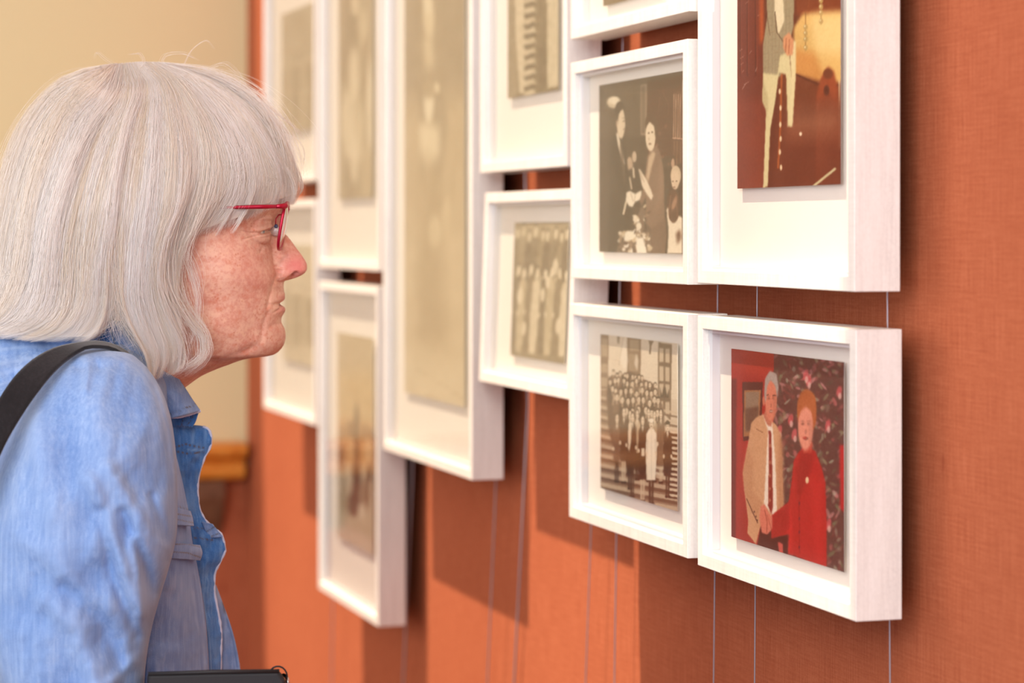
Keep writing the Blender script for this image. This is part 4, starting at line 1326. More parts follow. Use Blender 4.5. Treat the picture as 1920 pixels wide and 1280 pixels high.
# arms (under the sleeves), hips and legs down to the floor
arm_near = [(PH(170, 800, .13), .05), (PH(160, 900, .160), .047), (PH(145, 1080, .178), .043), (PH(125, 1280, .184), .040), (PH(118, 1400, .184), .038), (PH(128, 1540, .184), .036),
            (PH(150, 1680, .182), .031), (PH(165, 1790, .180), .026)]
arm_far = [(q[0] - PS * (2 * (q[0] - PO).dot(PS)), q[1]) for q in arm_near]
join(*limb(arm_near)); join(*limb(arm_far))
hv, hf = hand_geo(PH(165, 1788, .180), PF * .12 + Vector((0, 0, -1)), -PS, curl=.35); join(hv, hf)
hv, hf = hand_geo(PH(165, 1788, -.180), PF * .12 + Vector((0, 0, -1)), PS, curl=.35, mirror=1); join(hv, hf)
for sgn in (1, -1):
    hz = CAMZ - .60
    def Q(u, s, z): return PO + PF * u + PS * s + Vector((0, 0, z))
    leg = [(Q(-.06, .075 * sgn, .92), .105), (Q(-.06, .085 * sgn, .75), .09), (Q(-.055, .09 * sgn, .55), .066), (Q(-.055, .095 * sgn, .46), .058), (Q(-.075, .095 * sgn, .32), .056),
           (Q(-.085, .095 * sgn, .12), .037), (Q(-.08, .095 * sgn, .07), .038)]
    join(*limb(leg))

person = mesh('person', np.vstack(vv), ff, M['skin'], None, smooth=True, colors=np.vstack(cc))
tag(person, 'woman with white blond bobbed hair in a blue denim jacket looking at the pictures', 'person')

# ---- eyes (worn inside the lids)
def uv_sphere(c, r, axis, nr=20, ns=28, sx=1.0):
    axis = Vector(axis).normalized(); up = Vector((0, 0, 1)); a = axis.cross(up).normalized(); b = a.cross(axis)
    v = []; f = []; mi = []
    for i in range(nr + 1):
        th = math.pi * i / nr
        for k in range(ns):
            ph = 2 * math.pi * k / ns
            rr = r * (1.06 if th < .42 else 1.0)
            v.append(c + axis * math.cos(th) * rr * sx + (a * math.cos(ph) + b * math.sin(ph)) * math.sin(th) * r)
    for i in range(nr):
        for k in range(ns):
            f.append((i * ns + k, i * ns + (k + 1) % ns, (i + 1) * ns + (k + 1) % ns, (i + 1) * ns + k)); mi.append(1 if i < 3 else 0)
    return v, f, mi


for sg_ in (1, -1):
    v, f, mi = uv_sphere(PH(474, 433, .0295 * sg_), .0106, PF)
    mesh('eye', v, f, [M['eye_white'], M['iris']], person, True, mi)

# short pale lashes
M['pale_lash'] = m_plain('pale_brown_lash', srgb(150, 118, 96), .6)
for sg_ in (1, -1):
    mb = MB()
    for k_ in range(16):
        q = k_ / 15; s_ = (.020 + .022 * q)
        p0 = PH(505 - 16 * q ** 2, 431 + 4 * q, s_ * sg_); mb.tube([p0, p0 + PF * .003 + Vector((0, 0, -.001)), p0 + PF * .0058 + PS * (.002 * sg_ * q) + Vector((0, 0, .0004))], [.00010, .00008, .00004], 3)
    mb.build('eyelashes', M['pale_lash'], person)

# ---- hair: a soft cap with many locks and strands over it
# guide locks: crown to tip, (column, row, side in metres); near side
def rs_path(pts, n=40):
    P = np.array(pts, float)
    d = np.r_[0, np.cumsum(np.hypot(*(np.diff(P[:, :2], axis=0).T)) + 1e-6)]
    t = np.linspace(0, d[-1], n)
    return np.stack([spline(d, P[:, i], t) for i in range(3)], 1)


NEAR = [
    [(296, 122, .002), (380, 134, .002), (450, 162, .003), (496, 198, .003), (530, 246, .002), (551, 300, .001), (558, 342, .0), (554, 378, .0)],
    [(295, 122, .006), (378, 137, .018), (446, 172, .026), (498, 220, .030), (532, 272, .030), (548, 320, .028), (552, 352, .026), (546, 384, .024)],
    [(293, 122, .010), (366, 142, .034), (428, 182, .050), (474, 234, .056), (504, 288, .056), (520, 330, .053), (520, 362, .050), (508, 392, .048)],
    [(291, 122, .012), (352, 148, .045), (404, 194, .064), (444, 252, .073), (466, 306, .074), (472, 350, .072), (460, 388, .070), (440, 424, .068)],
    [(289, 122, .014), (334, 152, .050), (370, 204, .072), (400, 268, .084), (414, 330, .087), (404, 372, .086), (362, 414, .086), (302, 462, .088)],
    [(287, 122, .014), (322, 156, .052), (346, 214, .078), (364, 290, .092), (356, 355, .096), (324, 420, .096), (296, 480, .095), (291, 540, .093), (312, 600, .090), (344, 652, .086), (340, 692, .083)],
    [(285, 122, .015), (310, 160, .054), (324, 226, .082), (332, 310, .098), (326, 390, .102), (308, 460, .101), (300, 530, .099), (318, 600, .096), (340, 655, .092), (330, 700, .088)],
    [(282, 122, .015), (296, 164, .055), (298, 234, .085), (294, 320, .102), (284, 400, .107), (272, 480, .106), (270, 550, .104), (288, 620, .101), (308, 672, .098), (290, 712, .094)],
    [(279, 122, .015), (278, 166, .055), (268, 240, .086), (256, 330, .105), (246, 410, .110), (236, 490, .110), (232, 555, .109), (250, 620, .107), (276, 668, .105), (282, 706, .102)],
    [(275, 122, .015), (258, 166, .054), (240, 240, .086), (222, 330, .106), (210, 410, .112), (200, 490, .113), (198, 545, .112), (196, 590, .112), (184, 622, .112), (150, 642, .112)],
    [(270, 123, .014), (238, 166, .053), (208, 240, .084), (182, 330, .104), (166, 410, .111), (156, 490, .112), (152, 545, .112), (142, 590, .112), (112, 622, .112), (62, 640, .111)],
    [(264, 124, .012), (214, 166, .048), (172, 240, .077), (138, 330, .097), (118, 410, .104), (106, 490, .106), (98, 545, .106), (82, 590, .106), (44, 618, .104), (-14, 634, .102)],
    [(256, 125, .009), (196, 146, .036), (144, 200, .060), (104, 290, .080), (76, 380, .088), (58, 470, .090), (42, 545, .090), (16, 595, .088), (-30, 618, .085), (-80, 626, .080)],
    [(248, 126, .005), (184, 130, .018), (118, 166, .030), (66, 236, .042), (32, 330, .050), (10, 440, .054), (-8, 540, .054), (-40, 595, .052), (-80, 620, .048), (-120, 630, .044)],
    [(246, 126, .001), (180, 123, .001), (122, 140, .001), (66, 186, .001), (26, 246, .001), (0, 320, .001), (-16, 420, .001), (-30, 520, .001), (-54, 590, .001), (-90, 620, .001), (-120, 630, .001)],
]
NG = len(NEAR); NT_ = 48
for k_, g in enumerate(NEAR):               # a short parting along the top of the head
    x_ = 318 - 8.5 * k_; g[0] = (x_, 115 + .0009 * (x_ - 275) ** 2, .001 + .006 * math.sin(math.pi * k_ / (len(NEAR) - 1)))
GN = np.stack([rs_path(g, NT_) for g in NEAR])            # (guides, t, 3)
GW = L(GN[..., 0], GN[..., 1], GN[..., 2])                 # world, near side
# far side: mirrored about her midplane
GL = GW - np.array(PO)
fwd = GL @ np.array(PF); sid = GL @ np.array(PS)
GF = np.array(PO) + fwd[..., None] * np.array(PF) - sid[..., None] * np.array(PS) + np.array([0, 0, 1]) * GL[..., 2:3]
GUIDE = [GW, GF]
AXC = np.array(PH(300, 400, 0))                             # centre line of the head to pull layers inwards


def guide_at(side, a, t):
    """a in 0..NG-1, t in 0..1 (arrays)"""
    G = GUIDE[side]
    i = np.clip(np.floor(a).astype(int), 0, NG - 2); fa = (a - i)
    tt = np.clip(t, 0, 1) * (NT_ - 1); j = np.clip(np.floor(tt).astype(int), 0, NT_ - 2); ft = tt - j
    # the hair parts over the ear and over the collar: locks gather to either side towards their tips
    st_ = np.clip((t - .55) / .3, 0, 1) * (i == 8)
    sharp = np.clip((fa - .5) * 6 + .5, 0, 1)
    fa = fa * (1 - st_) + sharp * st_
    fa = fa[..., None]; ft = ft[..., None]
    # cubic-like smooth blend between guides
    p0 = G[i, j] * (1 - ft) + G[i, j + 1] * ft
    p1 = G[i + 1, j] * (1 - ft) + G[i + 1, j + 1] * ft
    return p0 * (1 - fa) + p1 * fa


def inward(P):
    """direction towards the vertical core of the head"""
    core = AXC.copy()
    D = P - core
    d2 = D.copy(); d2[..., 2] = np.where(d2[..., 2] > 0, d2[..., 2], 0)
    return -d2 / (np.linalg.norm(d2, axis=-1, keepdims=True) + 1e-6)


hv = []; hf = []; hc = []; hb = 0
# cap: both sides, three nested skins so that nothing shows through
for side in (0, 1):
    for lay, dep in enumerate((.005, .013)):
        na, nt = 140, 60
        a = np.linspace(0, NG - 1, na)[:, None] + np.zeros((1, nt)); t = np.linspace(0, .955 - .03 * lay, nt)[None, :] + np.zeros((na, 1))
        P = guide_at(side, a, t)
        wob = np.sin(a * 9 + 3 * np.sin(t * 4)) * .0012 + np.sin(a * 31 + 1.3) * .0004
        depth = dep * np.clip(.45 + t * 1.3, 0, 1) * np.where(t < .9, 1, 1)
        # fringe thinner
        P = P + inward(P) * (depth * np.where(a < 4.5, .75, 1.0) + wob * t)[..., None]
        f = grid_faces(na, nt)
        ia = np.floor(a[:-1, :-1]).astype(int).ravel(); ib = np.floor(a[1:, :-1]).astype(int).ravel(); tq = t[:-1, :-1].ravel()
        f = f[~((((ia == 8) | (ib == 8))) & (tq > .66))]
        if side == 1: f = f[:, ::-1]
        hv.append(P.reshape(-1, 3)); hf.append(f + hb); hb += na * nt
        sh = .95 + .05 * np.sin(a * 33 + 5 * np.sin(t * 3)) + .03 * np.sin(a * 71)
        col = sh[..., None] * np.array(srgb(250, 240, 228))
        hc.append(col.reshape(-1, 3))


def strands(n, side, amin, amax, seed, npt=15, clump=True, rad=(.00007, .00013), lift=.0, t_end=1.0, layer_max=.010, fly=False):
    global hb
    r = np.random.default_rng(seed)
    ncl = max(int(n / 60), 1)
    ca = r.uniform(amin, amax, ncl); cph = r.uniform(0, 6.28, (ncl, 3)); cend = r.uniform(.86, 1.0, ncl); cdep = r.uniform(0, 1, ncl) ** 1.4 * layer_max
    ctone = r.uniform(-1, 1, ncl)
    k = r.integers(0, ncl, n)
    spread = r.normal(0, .17, n)
    t0 = r.uniform(0, .34, n) ** 1.1; t0 = np.where(r.random(n) < .35, 0, t0)
    te = np.clip(cend[k] + r.normal(0, 1, n) * np.where(ca[k] < 4.2, .055, .025), .7, 1.0) * t_end
    u = np.linspace(0, 1, npt)[None, :]
    t = t0[:, None] + (te - t0)[:, None] * u
    tight = (1 - .55 * np.clip(t, 0, 1) ** 2)           # locks narrow towards the tips
    a = ca[k][:, None] + spread[:, None] * tight + (.08 + .14 * t) * np.sin(t * 5 + cph[k, 0][:, None]) * t + .03 * np.sin(t * 11 + r.uniform(0, 6.28, (n, 1))) * t
    # thin whisps cross a little
    a = a + r.normal(0, .05, (n, 1)) * (t - .3) + r.normal(0, .55, (n, 1)) * np.clip(1 - t * 2.4, 0, 1) ** 2
    a = np.clip(a, 0, NG - 1)
    P = guide_at(side, a, t)
    ins = inward(P)
    dep = cdep[k][:, None] * 1.05 + np.abs(r.normal(0, .0014, (n, 1))) + .0026 * np.sin(t * 6 + cph[k, 1][:, None]) * t + .012 * (1 - np.clip(u / .12, 0, 1)) * (t0[:, None] > 0)
    dep = dep - lift
    P = P + ins * dep[..., None]
    # frizz
    wv = r.uniform(0, 6.28, (n, 1, 3)); am = r.uniform(.0001, .0008, (n, 1, 1)); fq = r.uniform(4, 14, (n, 1, 1))
    P = P + am * np.sin(t[..., None] * fq + wv) * (u[..., None] * 1.5 + .2)
    if fly:
        dirs = r.normal(0, 1, (n, 1, 3)) * np.array([1, .6, .8]); dirs[..., 2] = np.abs(dirs[..., 2]) * 1.0
        w = u[..., None] ** 1.5
        P = P + dirs * r.uniform(.002, .014, (n, 1, 1)) * w + (-ins) * (np.sin(u * np.pi) * r.uniform(.002, .012, (n, 1)))[..., None]
    add_tubes(P, r.uniform(*rad, n), ctone[k] * .75 + r.uniform(-1, 1, n) * .4, r)


def add_tubes(P, rad, tone, r):
    """three sided tubes along P (n, npt, 3)"""
    global hb
    n, npt, _ = P.shape
    T = np.gradient(P, axis=1); T /= np.linalg.norm(T, axis=-1, keepdims=True) + 1e-9
    ref = np.array([.3, .9, .2])
    A = np.cross(T, ref); A /= np.linalg.norm(A, axis=-1, keepdims=True) + 1e-9
    B = np.cross(T, A)
    taper = np.clip(np.minimum(1.0, (1.02 - np.linspace(0, 1, npt)) * 4), .25, 1)[None, :, None, None]
    R = rad[:, None, None, None] * taper
    ang = np.array([0, 2.094, 4.189])
    off = A[:, :, None, :] * np.cos(ang)[None, None, :, None] + B[:, :, None, :] * np.sin(ang)[None, None, :, None]
    Vv = P[:, :, None, :] + off * R
    base = (np.arange(n) * npt * 3)[:, None, None]
    i = np.arange(npt - 1)[None, :, None] * 3; k = np.arange(3)[None, None, :]; k2 = (k + 1) % 3
    f = np.stack([base + i + k, base + i + k2, base + i + 3 + k2, base + i + 3 + k], -1).reshape(-1, 4)
    hv.append(Vv.reshape(-1, 3)); hf.append(f + hb); hb += n * npt * 3
    c0 = np.array(srgb(252, 245, 238)); c1 = np.array(srgb(246, 232, 210)); c2 = np.array(srgb(254, 251, 250))
    tn = tone[:, None]
    col = np.where(tn < 0, c0 + (c1 - c0) * (-tn), c0 + (c2 - c0) * tn)
    hc.append(np.repeat(col, npt * 3, axis=0))


strands(34000, 0, 3.6, NG - 1, 1)
strands(9500, 0, 0, 4.2, 2, layer_max=.006)
strands(4000, 1, 0, 4.2, 3, layer_max=.007)
strands(3000, 1, 3.6, NG - 1, 4)
strands(900, 0, .5, NG - 1.5, 5, rad=(.00006, .0001), fly=True, layer_max=.0, npt=22)
strands(160, 1, 0, 6, 6, rad=(.00008, .00013), fly=True, layer_max=.0, npt=22)


def free_locks(defs, seed):
    """locks given by their own paths (column, row, side), n strands, spread"""
    r = np.random.default_rng(seed)
    for pts, n, spr in defs:
        g = rs_path(pts, 22)
        W = L(g[:, 0], g[:, 1], g[:, 2])
        u = np.linspace(0, 1, 22)[None, :, None]
        off = r.normal(0, 1, (n, 1, 3)) * spr * (1 - .45 * u) + r.normal(0, 1, (n, 1, 3)) * spr * .7 * u * np.sin(u * 4)
        P = W[None] + off * np.array([1, .5, .6])
        add_tubes(P, r.uniform(.00006, .00011, n), r.uniform(-.8, .8, n), r)


free_locks([
    # side wisps over temple and cheek
    ([(440, 300, .074), (446, 350, .074), (428, 400, .075), (404, 440, .075)], 40, .0016),
    ([(470, 310, .070), (470, 360, .069), (452, 410, .069), (436, 436, .069)], 50, .0016),
    ([(440, 320, .074), (438, 370, .074), (420, 405, .075), (398, 424, .077)], 60, .0020),
    ([(370, 380, .090), (346, 440, .088), (330, 490, .085), (334, 540, .083), (356, 600, .080), (384, 640, .077), (384, 668, .075), (362, 690, .074)], 26, .0042),
    ([(360, 400, .088), (338, 460, .086), (330, 520, .083), (350, 580, .080), (380, 620, .077), (388, 650, .075), (372, 680, .075), (345, 700, .077)], 70, .0046),
    ([(340, 420, .090), (345, 470, .084), (362, 520, .080), (372, 570, .078), (366, 620, .077), (350, 660, .077)], 26, .0030),
    ([(330, 440, .092), (352, 480, .083), (368, 520, .080), (374, 560, .078)], 16, .0040),
    ([(322, 560, .093), (352, 600, .084), (378, 632, .079), (380, 660, .078), (356, 684, .078), (320, 690, .080)], 70, .0036),
    ([(300, 520, .098), (312, 580, .093), (336, 640, .088), (344, 678, .086), (322, 700, .086)], 110, .0036),
    # fringe tips and flicks at the brow
    ([(520, 300, .040), (544, 330, .036), (552, 358, .032), (546, 380, .028)], 60, .0018),
    ([(540, 290, .010), (562, 330, .008), (566, 352, .006), (556, 372, .004)], 40, .0014),
    # crown flyaways
    ([(440, 160, .0), (480, 185, .0), (520, 215, .0), (552, 240, .0), (570, 262, .0)], 14, .0016),
    ([(262, 130, .02), (272, 116, .02), (262, 100, .014), (240, 102, .016)], 6, .0022),
    ([(300, 122, .0), (310, 104, .0), (340, 100, .0), (372, 112, .0)], 5, .0016),
    ([(340, 128, .0), (362, 90, .0), (386, 76, .0), (402, 92, .0)], 3, .0010),
    ([(230, 128, .0), (200, 112, .0), (182, 98, .0), (176, 110, .0)], 4, .0020),
    ([(380, 136, .0), (420, 118, .0), (446, 136, .0), (462, 162, .0)], 6, .0022),
    ([(470, 180, .0), (492, 168, .0), (500, 190, .0), (486, 206, .0)], 3, .0012),
    ([(530, 250, .0), (560, 262, .0), (572, 290, .0), (566, 320, .0)], 4, .0014),
], 12)
V = np.vstack(hv); Fh = np.vstack(hf); Ch = np.vstack(hc)
hair = mesh('hair', V, Fh, M['hair'], person, True, colors=Ch)

# ---- eyeglasses
gl = empty('eyeglasses', tuple(PH(540, 388, 0)))
tag(gl, 'raspberry red metal eyeglasses worn by the woman', 'eyeglasses')
gl_o = Vector(gl.location)


def gmesh(mb, name, mats, smooth=True, **kw):
    mb.v = [tuple(Vector(p) - gl_o) for p in mb.v]
    return mb.build(name, mats, gl, smooth=smooth, **kw)


def lens_curve(sg, n=40, k=1.0):
    """outline of one lens: half rectangular; wraps back towards the temple"""
    pts = []
    for i in range(n):
        a = 2 * math.pi * i / n
        cx, cz = math.cos(a), math.sin(a)
        sx = math.copysign(abs(cx) ** .62, cx); sz = math.copysign(abs(cz) ** .62, cz)
        s = .034 + .0265 * sx * k
        row = 424 - 43 * sz * k
        col = 543 - (row - 381) * .17 - (s / .0605) ** 2 * 6 - 1.5
        pts.append(PH(col, row, s * sg))
    return pts


for sg in (1, -1):
    ring = lens_curve(sg)
    # upper red half rim
    low = MB(); q = ring + [ring[0]]
    low.tube(q, .0014, 8, cap=False); gmesh(low, 'rim', M['red_metal'])
    inner = lens_curve(sg, k=.985); c0 = sum(inner, Vector()) / len(inner) + PF * .002
    mb = MB(); n = len(inner)
    vs = inner + [c0 + (p - c0) * .5 + PF * .0012 for p in inner] + [c0 + PF * .0004]
    fs = [(i, (i + 1) % n, (i + 1) % n + n, i + n) for i in range(n)] + [(i + n, (i + 1) % n + n, 2 * n) for i in range(n)]
    mb.add(vs, fs); gmesh(mb, 'lens', M['lens'])
    # end piece and temple
    ep = MB().tube([PH(538, 387, .059 * sg), PH(536, 387, .064 * sg), PH(528, 388, .0675 * sg), PH(518, 388.5, .069 * sg)], [.0022, .0026, .0021, .0017], 8)
    gmesh(ep, 'hinge', M['red_metal'])
    tp = MB().tube([PH(520, 388.5, .0695 * sg), PH(490, 389, .071 * sg), PH(450, 390, .0735 * sg), PH(400, 390.5, .076 * sg), PH(340, 391, .078 * sg), PH(305, 398, .078 * sg), PH(290, 425, .0775 * sg)],
                   [.0017, .0019, .0016, .0010, .0010, .0016, .0015], 8)
    gmesh(tp, 'temple', M['red_metal'])
    arm = MB().tube([PH(531, 402, .0115 * sg), PH(523, 403, .0125 * sg), PH(518, 410, .0135 * sg), PH(517, 421, .0140 * sg)], .0006, 6)
    gmesh(arm, 'pad_arm', M['red_metal'])
    pd = MB().add(*uv_sphere(PH(518, 424, .0140 * sg), .0019, PS, 8, 12, .8)[:2]); gmesh(pd, 'pad_screw', M['pad'])
    pd = MB().add(*uv_sphere(PH(517, 433, .0130 * sg), .0046, PS, 10, 16, .35)[:2]); gmesh(pd, 'nose_pad', M['clear_pad'])
br = MB().tube([PH(538, 398, .0085), PH(541, 393, .004), PH(542, 392, 0), PH(541, 393, -.004), PH(538, 398, -.0085)], .0010, 8)
gmesh(br, 'bridge', M['red_metal'])

# ------------------------------------------------------------------ denim jacket
def loft(rows, front, back, hw, n=120, pw_f=.85, pw_b=.8, mid=.45, disp=None, cent=None):
    ph = np.linspace(0, 2 * np.pi, n, endpoint=False)
    c = np.cos(ph)[None, :]; q = np.sin(ph)[None, :]
    f = front[:, None]; b = back[:, None]; w = hw[:, None]
    xm = b + (f - b) * mid
    X = np.where(c > 0, xm + (f - xm) * np.abs(c) ** pw_f, xm - (xm - b) * np.abs(c) ** pw_b)
    S = w * np.sign(q) * np.abs(q) ** .85
    if cent is not None: S = S + cent[:, None]
    R = rows[:, None] + 0 * X
    if disp is not None: X, R, S = disp(X, R, S, ph)
    return X, R, S


jr = np.concatenate([np.linspace(640, 800, 40), np.linspace(804, 1650, 170)])
j_front = spline([640, 680, 720, 770, 830, 900, 960, 1010, 1060, 1110, 1160, 1220, 1280, 1400, 1500, 1650],
                 [262, 300, 318, 318, 314, 322, 336, 346, 352, 360, 368, 378, 386, 400, 405, 395], jr)
j_back = spline([640, 680, 720, 780, 860, 960, 1080, 1200, 1400, 1650], [140, 90, 40, -20, -80, -110, -105, -85, -60, -85], jr)
j_hw = spline([640, 665, 690, 720, 770, 850, 950, 1100, 1250, 1400, 1500, 1650], [.075, .100, .130, .155, .176, .182, .180, .174, .168, .172, .182, .195], jr)


def jdisp(X, R, S, ph):
    n1 = np.sin(R / 37 + np.sin(ph * 3)[None, :] * 2 + X / 60) * .0016 + np.sin(R / 19 + ph[None, :] * 5) * .0010
    S = S + np.sign(S) * n1 * 1.5
    X = X + n1 * 900 * np.cos(ph)[None, :]
    return X, R, S


X, R, S = loft(jr, j_front, j_back, j_hw, 150, disp=jdisp, mid=.5)
P = H3(X, R, S).reshape(-1, 3)
jacket = mesh('jacket', P, grid_faces(len(jr), 150, True), M['denim'], person, True, colors=np.zeros((len(P), 3)))
md = jacket.modifiers.new('thick', 'SOLIDIFY'); md.thickness = .0014; md.offset = 1


def value_noise(X, Y, cell, seed):
    r = np.random.default_rng(seed); g = r.random((128, 128))
    x = X / cell + 40; y = Y / cell + 40; xi = np.floor(x).astype(int); yi = np.floor(y).astype(int); fx = x - xi; fy = y - yi
    fx = fx * fx * (3 - 2 * fx); fy = fy * fy * (3 - 2 * fy); G = lambda a, b: g[a % 128, b % 128]
    return ((G(xi, yi) * (1 - fx) + G(xi + 1, yi) * fx) * (1 - fy) + (G(xi, yi + 1) * (1 - fx) + G(xi + 1, yi + 1) * fx) * fy) - .5


# near sleeve: silhouette columns at each row, as seen, with its distance from her midline
def sleeve(sign):
    rows = np.concatenate([652 + 60 * np.linspace(0, 1, 26) ** 1.7, np.linspace(716, 1330, 150)])
    right = spline([652, 662, 676, 700, 730, 770, 830, 900, 960, 1010, 1060, 1120, 1180, 1240, 1330], [196, 240, 262, 284, 302, 317, 328, 332, 333, 330, 318, 300, 284, 274, 268], rows)
    left = spline([652, 662, 676, 700, 740, 800, 860, 920, 1000, 1120, 1240, 1330], [170, 132, 112, 88, 56, 22, -4, -22, -34, -36, -20, 0], rows)
    sc_ = spline([652, 700, 760, 860, 1000, 1330], [.150, .155, .165, .178, .186, .190], rows)
    sw = spline([652, 662, 690, 730, 800, 900, 1000, 1150, 1330], [.004, .030, .050, .062, .072, .076, .077, .074, .070], rows)
    n = 220
    ph = np.linspace(0, 2 * np.pi, n, endpoint=False)
    c = np.cos(ph)[None, :]; q = np.sin(ph)[None, :]
    mx = ((right + left) / 2)[:, None]; hx = ((right - left) / 2)[:, None]
    X = mx + hx * np.sign(c) * np.abs(c) ** .9
    S = sc_[:, None] + sw[:, None] * np.sign(q) * np.abs(q) ** .9
    R = rows[:, None] + 0 * X
    out = np.clip(q, 0, 1)
    dS = np.zeros_like(X)
    def fold(pts, h, w):
        nonlocal dS
        d = seg_dist(X, R, pts)
        dS = dS + h * np.exp(-(d / w) ** 2)
    # long drag folds towards the elbow, gathers at the shoulder seam
    fold([(205, 880), (262, 1000), (318, 1075)], .006, 15); fold([(170, 900), (215, 1020), (262, 1140), (275, 1220)], .007, 16)
    fold([(250, 1010), (262, 1080), (268, 1150)], .007, 11); fold([(225, 900), (290, 1010), (326, 1040)], .004, 10)
    fold([(190, 960), (212, 1080), (258, 1190)], -.006, 12); fold([(232, 960), (272, 1060), (290, 1110)], -.006, 10)
    fold([(90, 1130), (150, 1180), (180, 1280)], .006, 22); fold([(120, 1100), (190, 1160), (232, 1260)], -.006, 16); fold([(285, 930), (316, 1010)], -.004, 9)
    fold([(250, 1240), (200, 1290), (120, 1320)], .007, 14); fold([(40, 1010), (110, 1060), (160, 1130)], .004, 22)
    fold([(160, 664), (166, 690), (160, 730)], .0035, 7); fold([(176, 664), (186, 690)], -.002, 5); fold([(140, 668), (146, 690)], -.002, 6)
    fold([(298, 720), (322, 800), (332, 900)], .003, 6); fold([(288, 720), (312, 800), (322, 900), (322, 1000)], -.0025, 6)
    fold([(60, 800), (100, 900), (110, 1020)], .004, 30); fold([(180, 760), (200, 860)], .003, 26)
    dS = dS + value_noise(X, R, 60, 3) * .008 + value_noise(X * 1.6 + R * .4, R * .5, 30, 5) * .003 + value_noise(X, R, 9, 8) * .0008
    S = S + dS * np.clip(q + .25, 0, 1) * np.clip((R - 655) / 30, 0, 1)
    colr = np.zeros(X.shape + (3,))
    # worn ridges are paler, as on any washed jacket
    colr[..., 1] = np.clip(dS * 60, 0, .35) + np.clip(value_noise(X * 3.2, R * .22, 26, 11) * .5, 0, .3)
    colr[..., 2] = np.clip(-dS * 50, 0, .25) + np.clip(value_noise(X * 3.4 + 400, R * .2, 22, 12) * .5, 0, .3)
    # armhole seam with its thread
    sd = seg_dist(X, R, [(205, 657), (262, 690), (296, 740), (316, 800), (328, 880)])
    colr[..., 1] = np.maximum(colr[..., 1], .5 * np.exp(-((sd - 5) / 3) ** 2))
    if sign > 0: P = L(X, R, S)
    else: P = H3(X, R, -S)
    F = grid_faces(len(rows), n, True)
    if sign < 0: F = F[:, ::-1]
    nR = len(rows)
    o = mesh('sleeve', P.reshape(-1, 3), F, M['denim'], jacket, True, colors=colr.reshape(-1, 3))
    # forearm part of the sleeve, below the frame of the photograph
    s0 = 1.0 if sign > 0 else -1.0
    end = [(122, 1290, .186), (118, 1340, .186), (118, 1420, .186), (128, 1540, .186), (146, 1660, .184), (160, 1750, .182)]
    mb = MB().tube([PH(a, b, c_ * s0) for a, b, c_ in end], [.0765, .075, .064, .052, .046, .043], 28, cap=False)
    cuff = mb.build('forearm_sleeve', M['denim'], jacket, smooth=True)
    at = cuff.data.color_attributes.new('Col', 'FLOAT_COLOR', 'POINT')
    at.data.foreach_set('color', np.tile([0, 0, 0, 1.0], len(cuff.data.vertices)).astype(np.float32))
    return o


sleeve(1); sleeve(-1)


def patch(name, left, right, s_fn, nr=60, nc=24, mat=None, parent=None, seams=(), thick=.0016, bump=.0006, seed=1, cell=14, ysrc=None, fade=()):
    """a piece of cloth between a left and a right edge (both lists of (column, row)); s_fn(X, R, k, t) gives its distance from the midline"""
    def res(p, n):
        p = np.array(p, float); d = np.r_[0, np.cumsum(np.hypot(*np.diff(p, axis=0).T) + 1e-6)]; t = np.linspace(0, d[-1], n)
        return np.stack([spline(d, p[:, 0], t), spline(d, p[:, 1], t)], 1)
    a = res(left, nr); b = res(right, nr)
    k = np.linspace(0, 1, nc)[None, :, None]
    Q = a[:, None, :] * (1 - k) + b[:, None, :] * k
    X, R = Q[..., 0], Q[..., 1]
    T = np.linspace(0, 1, nr)[:, None] + 0 * X; K = k[..., 0] + 0 * X
    S = s_fn(X, R, K, T) + value_noise(X, R, cell, seed) * bump * 4 + value_noise(X, R, cell / 3, seed + 1) * bump
    col = np.zeros(X.shape + (3,))
    for pts, w, ch, amt in seams:
        d = seg_dist(X, R, pts)
        if ch == 0:                            # stitches: dashed thread
            dash = (np.sin((X + R) * 1.3) > -.6)
            col[..., 0] = np.maximum(col[..., 0], amt * np.exp(-(d / w) ** 2) * dash)
        else: col[..., ch] = np.maximum(col[..., ch], amt * np.exp(-(d / w) ** 2))
    col[..., 1] = np.maximum(col[..., 1], np.clip(value_noise(X * 2.4, R * .5, 14, seed + 5) * .9, 0, .6))
    col[..., 2] = np.maximum(col[..., 2], np.clip(value_noise(X * 2.2 + 90, R * .6, 16, seed + 6) * .9, 0, .6))
    P = L(X, R, S).reshape(-1, 3)
    o = mesh(name, P, grid_faces(nr, nc), mat or M['denim'], parent or jacket, True, colors=col.reshape(-1, 3))
    m_ = o.modifiers.new('thick', 'SOLIDIFY'); m_.thickness = thick; m_.offset = 0
    return o


def edge_cord(name, pts, s, r, mat, parent=None, fuzz=0, seed=3):
    """rolled, frayed edge"""
    P = [PP(x, y, s if not callable(s) else s(x, y)) for x, y in pts]
    q = rs_path([(p.x * 1000, p.z * 1000, p.y * 1000) for p in P], 70)
    pts3 = [Vector((a / 1000, c / 1000, b / 1000)) for a, b, c in q]
    rr = np.random.default_rng(seed)
    mb = MB().tube(pts3, [r * (1 + .25 * rr.uniform(-1, 1)) for _ in pts3], 8)
    for _ in range(fuzz):
        i = rr.integers(2, len(pts3) - 2); p = pts3[i]
        d = Vector(rr.normal(0, 1, 3)).normalized() * rr.uniform(.0012, .003)
        mb.tube([p, p + d * .6, p + d + Vector((0, 0, -.0004))], [.00014, .00012, .00008], 3)
    return mb.build(name, mat, parent or jacket, smooth=True)


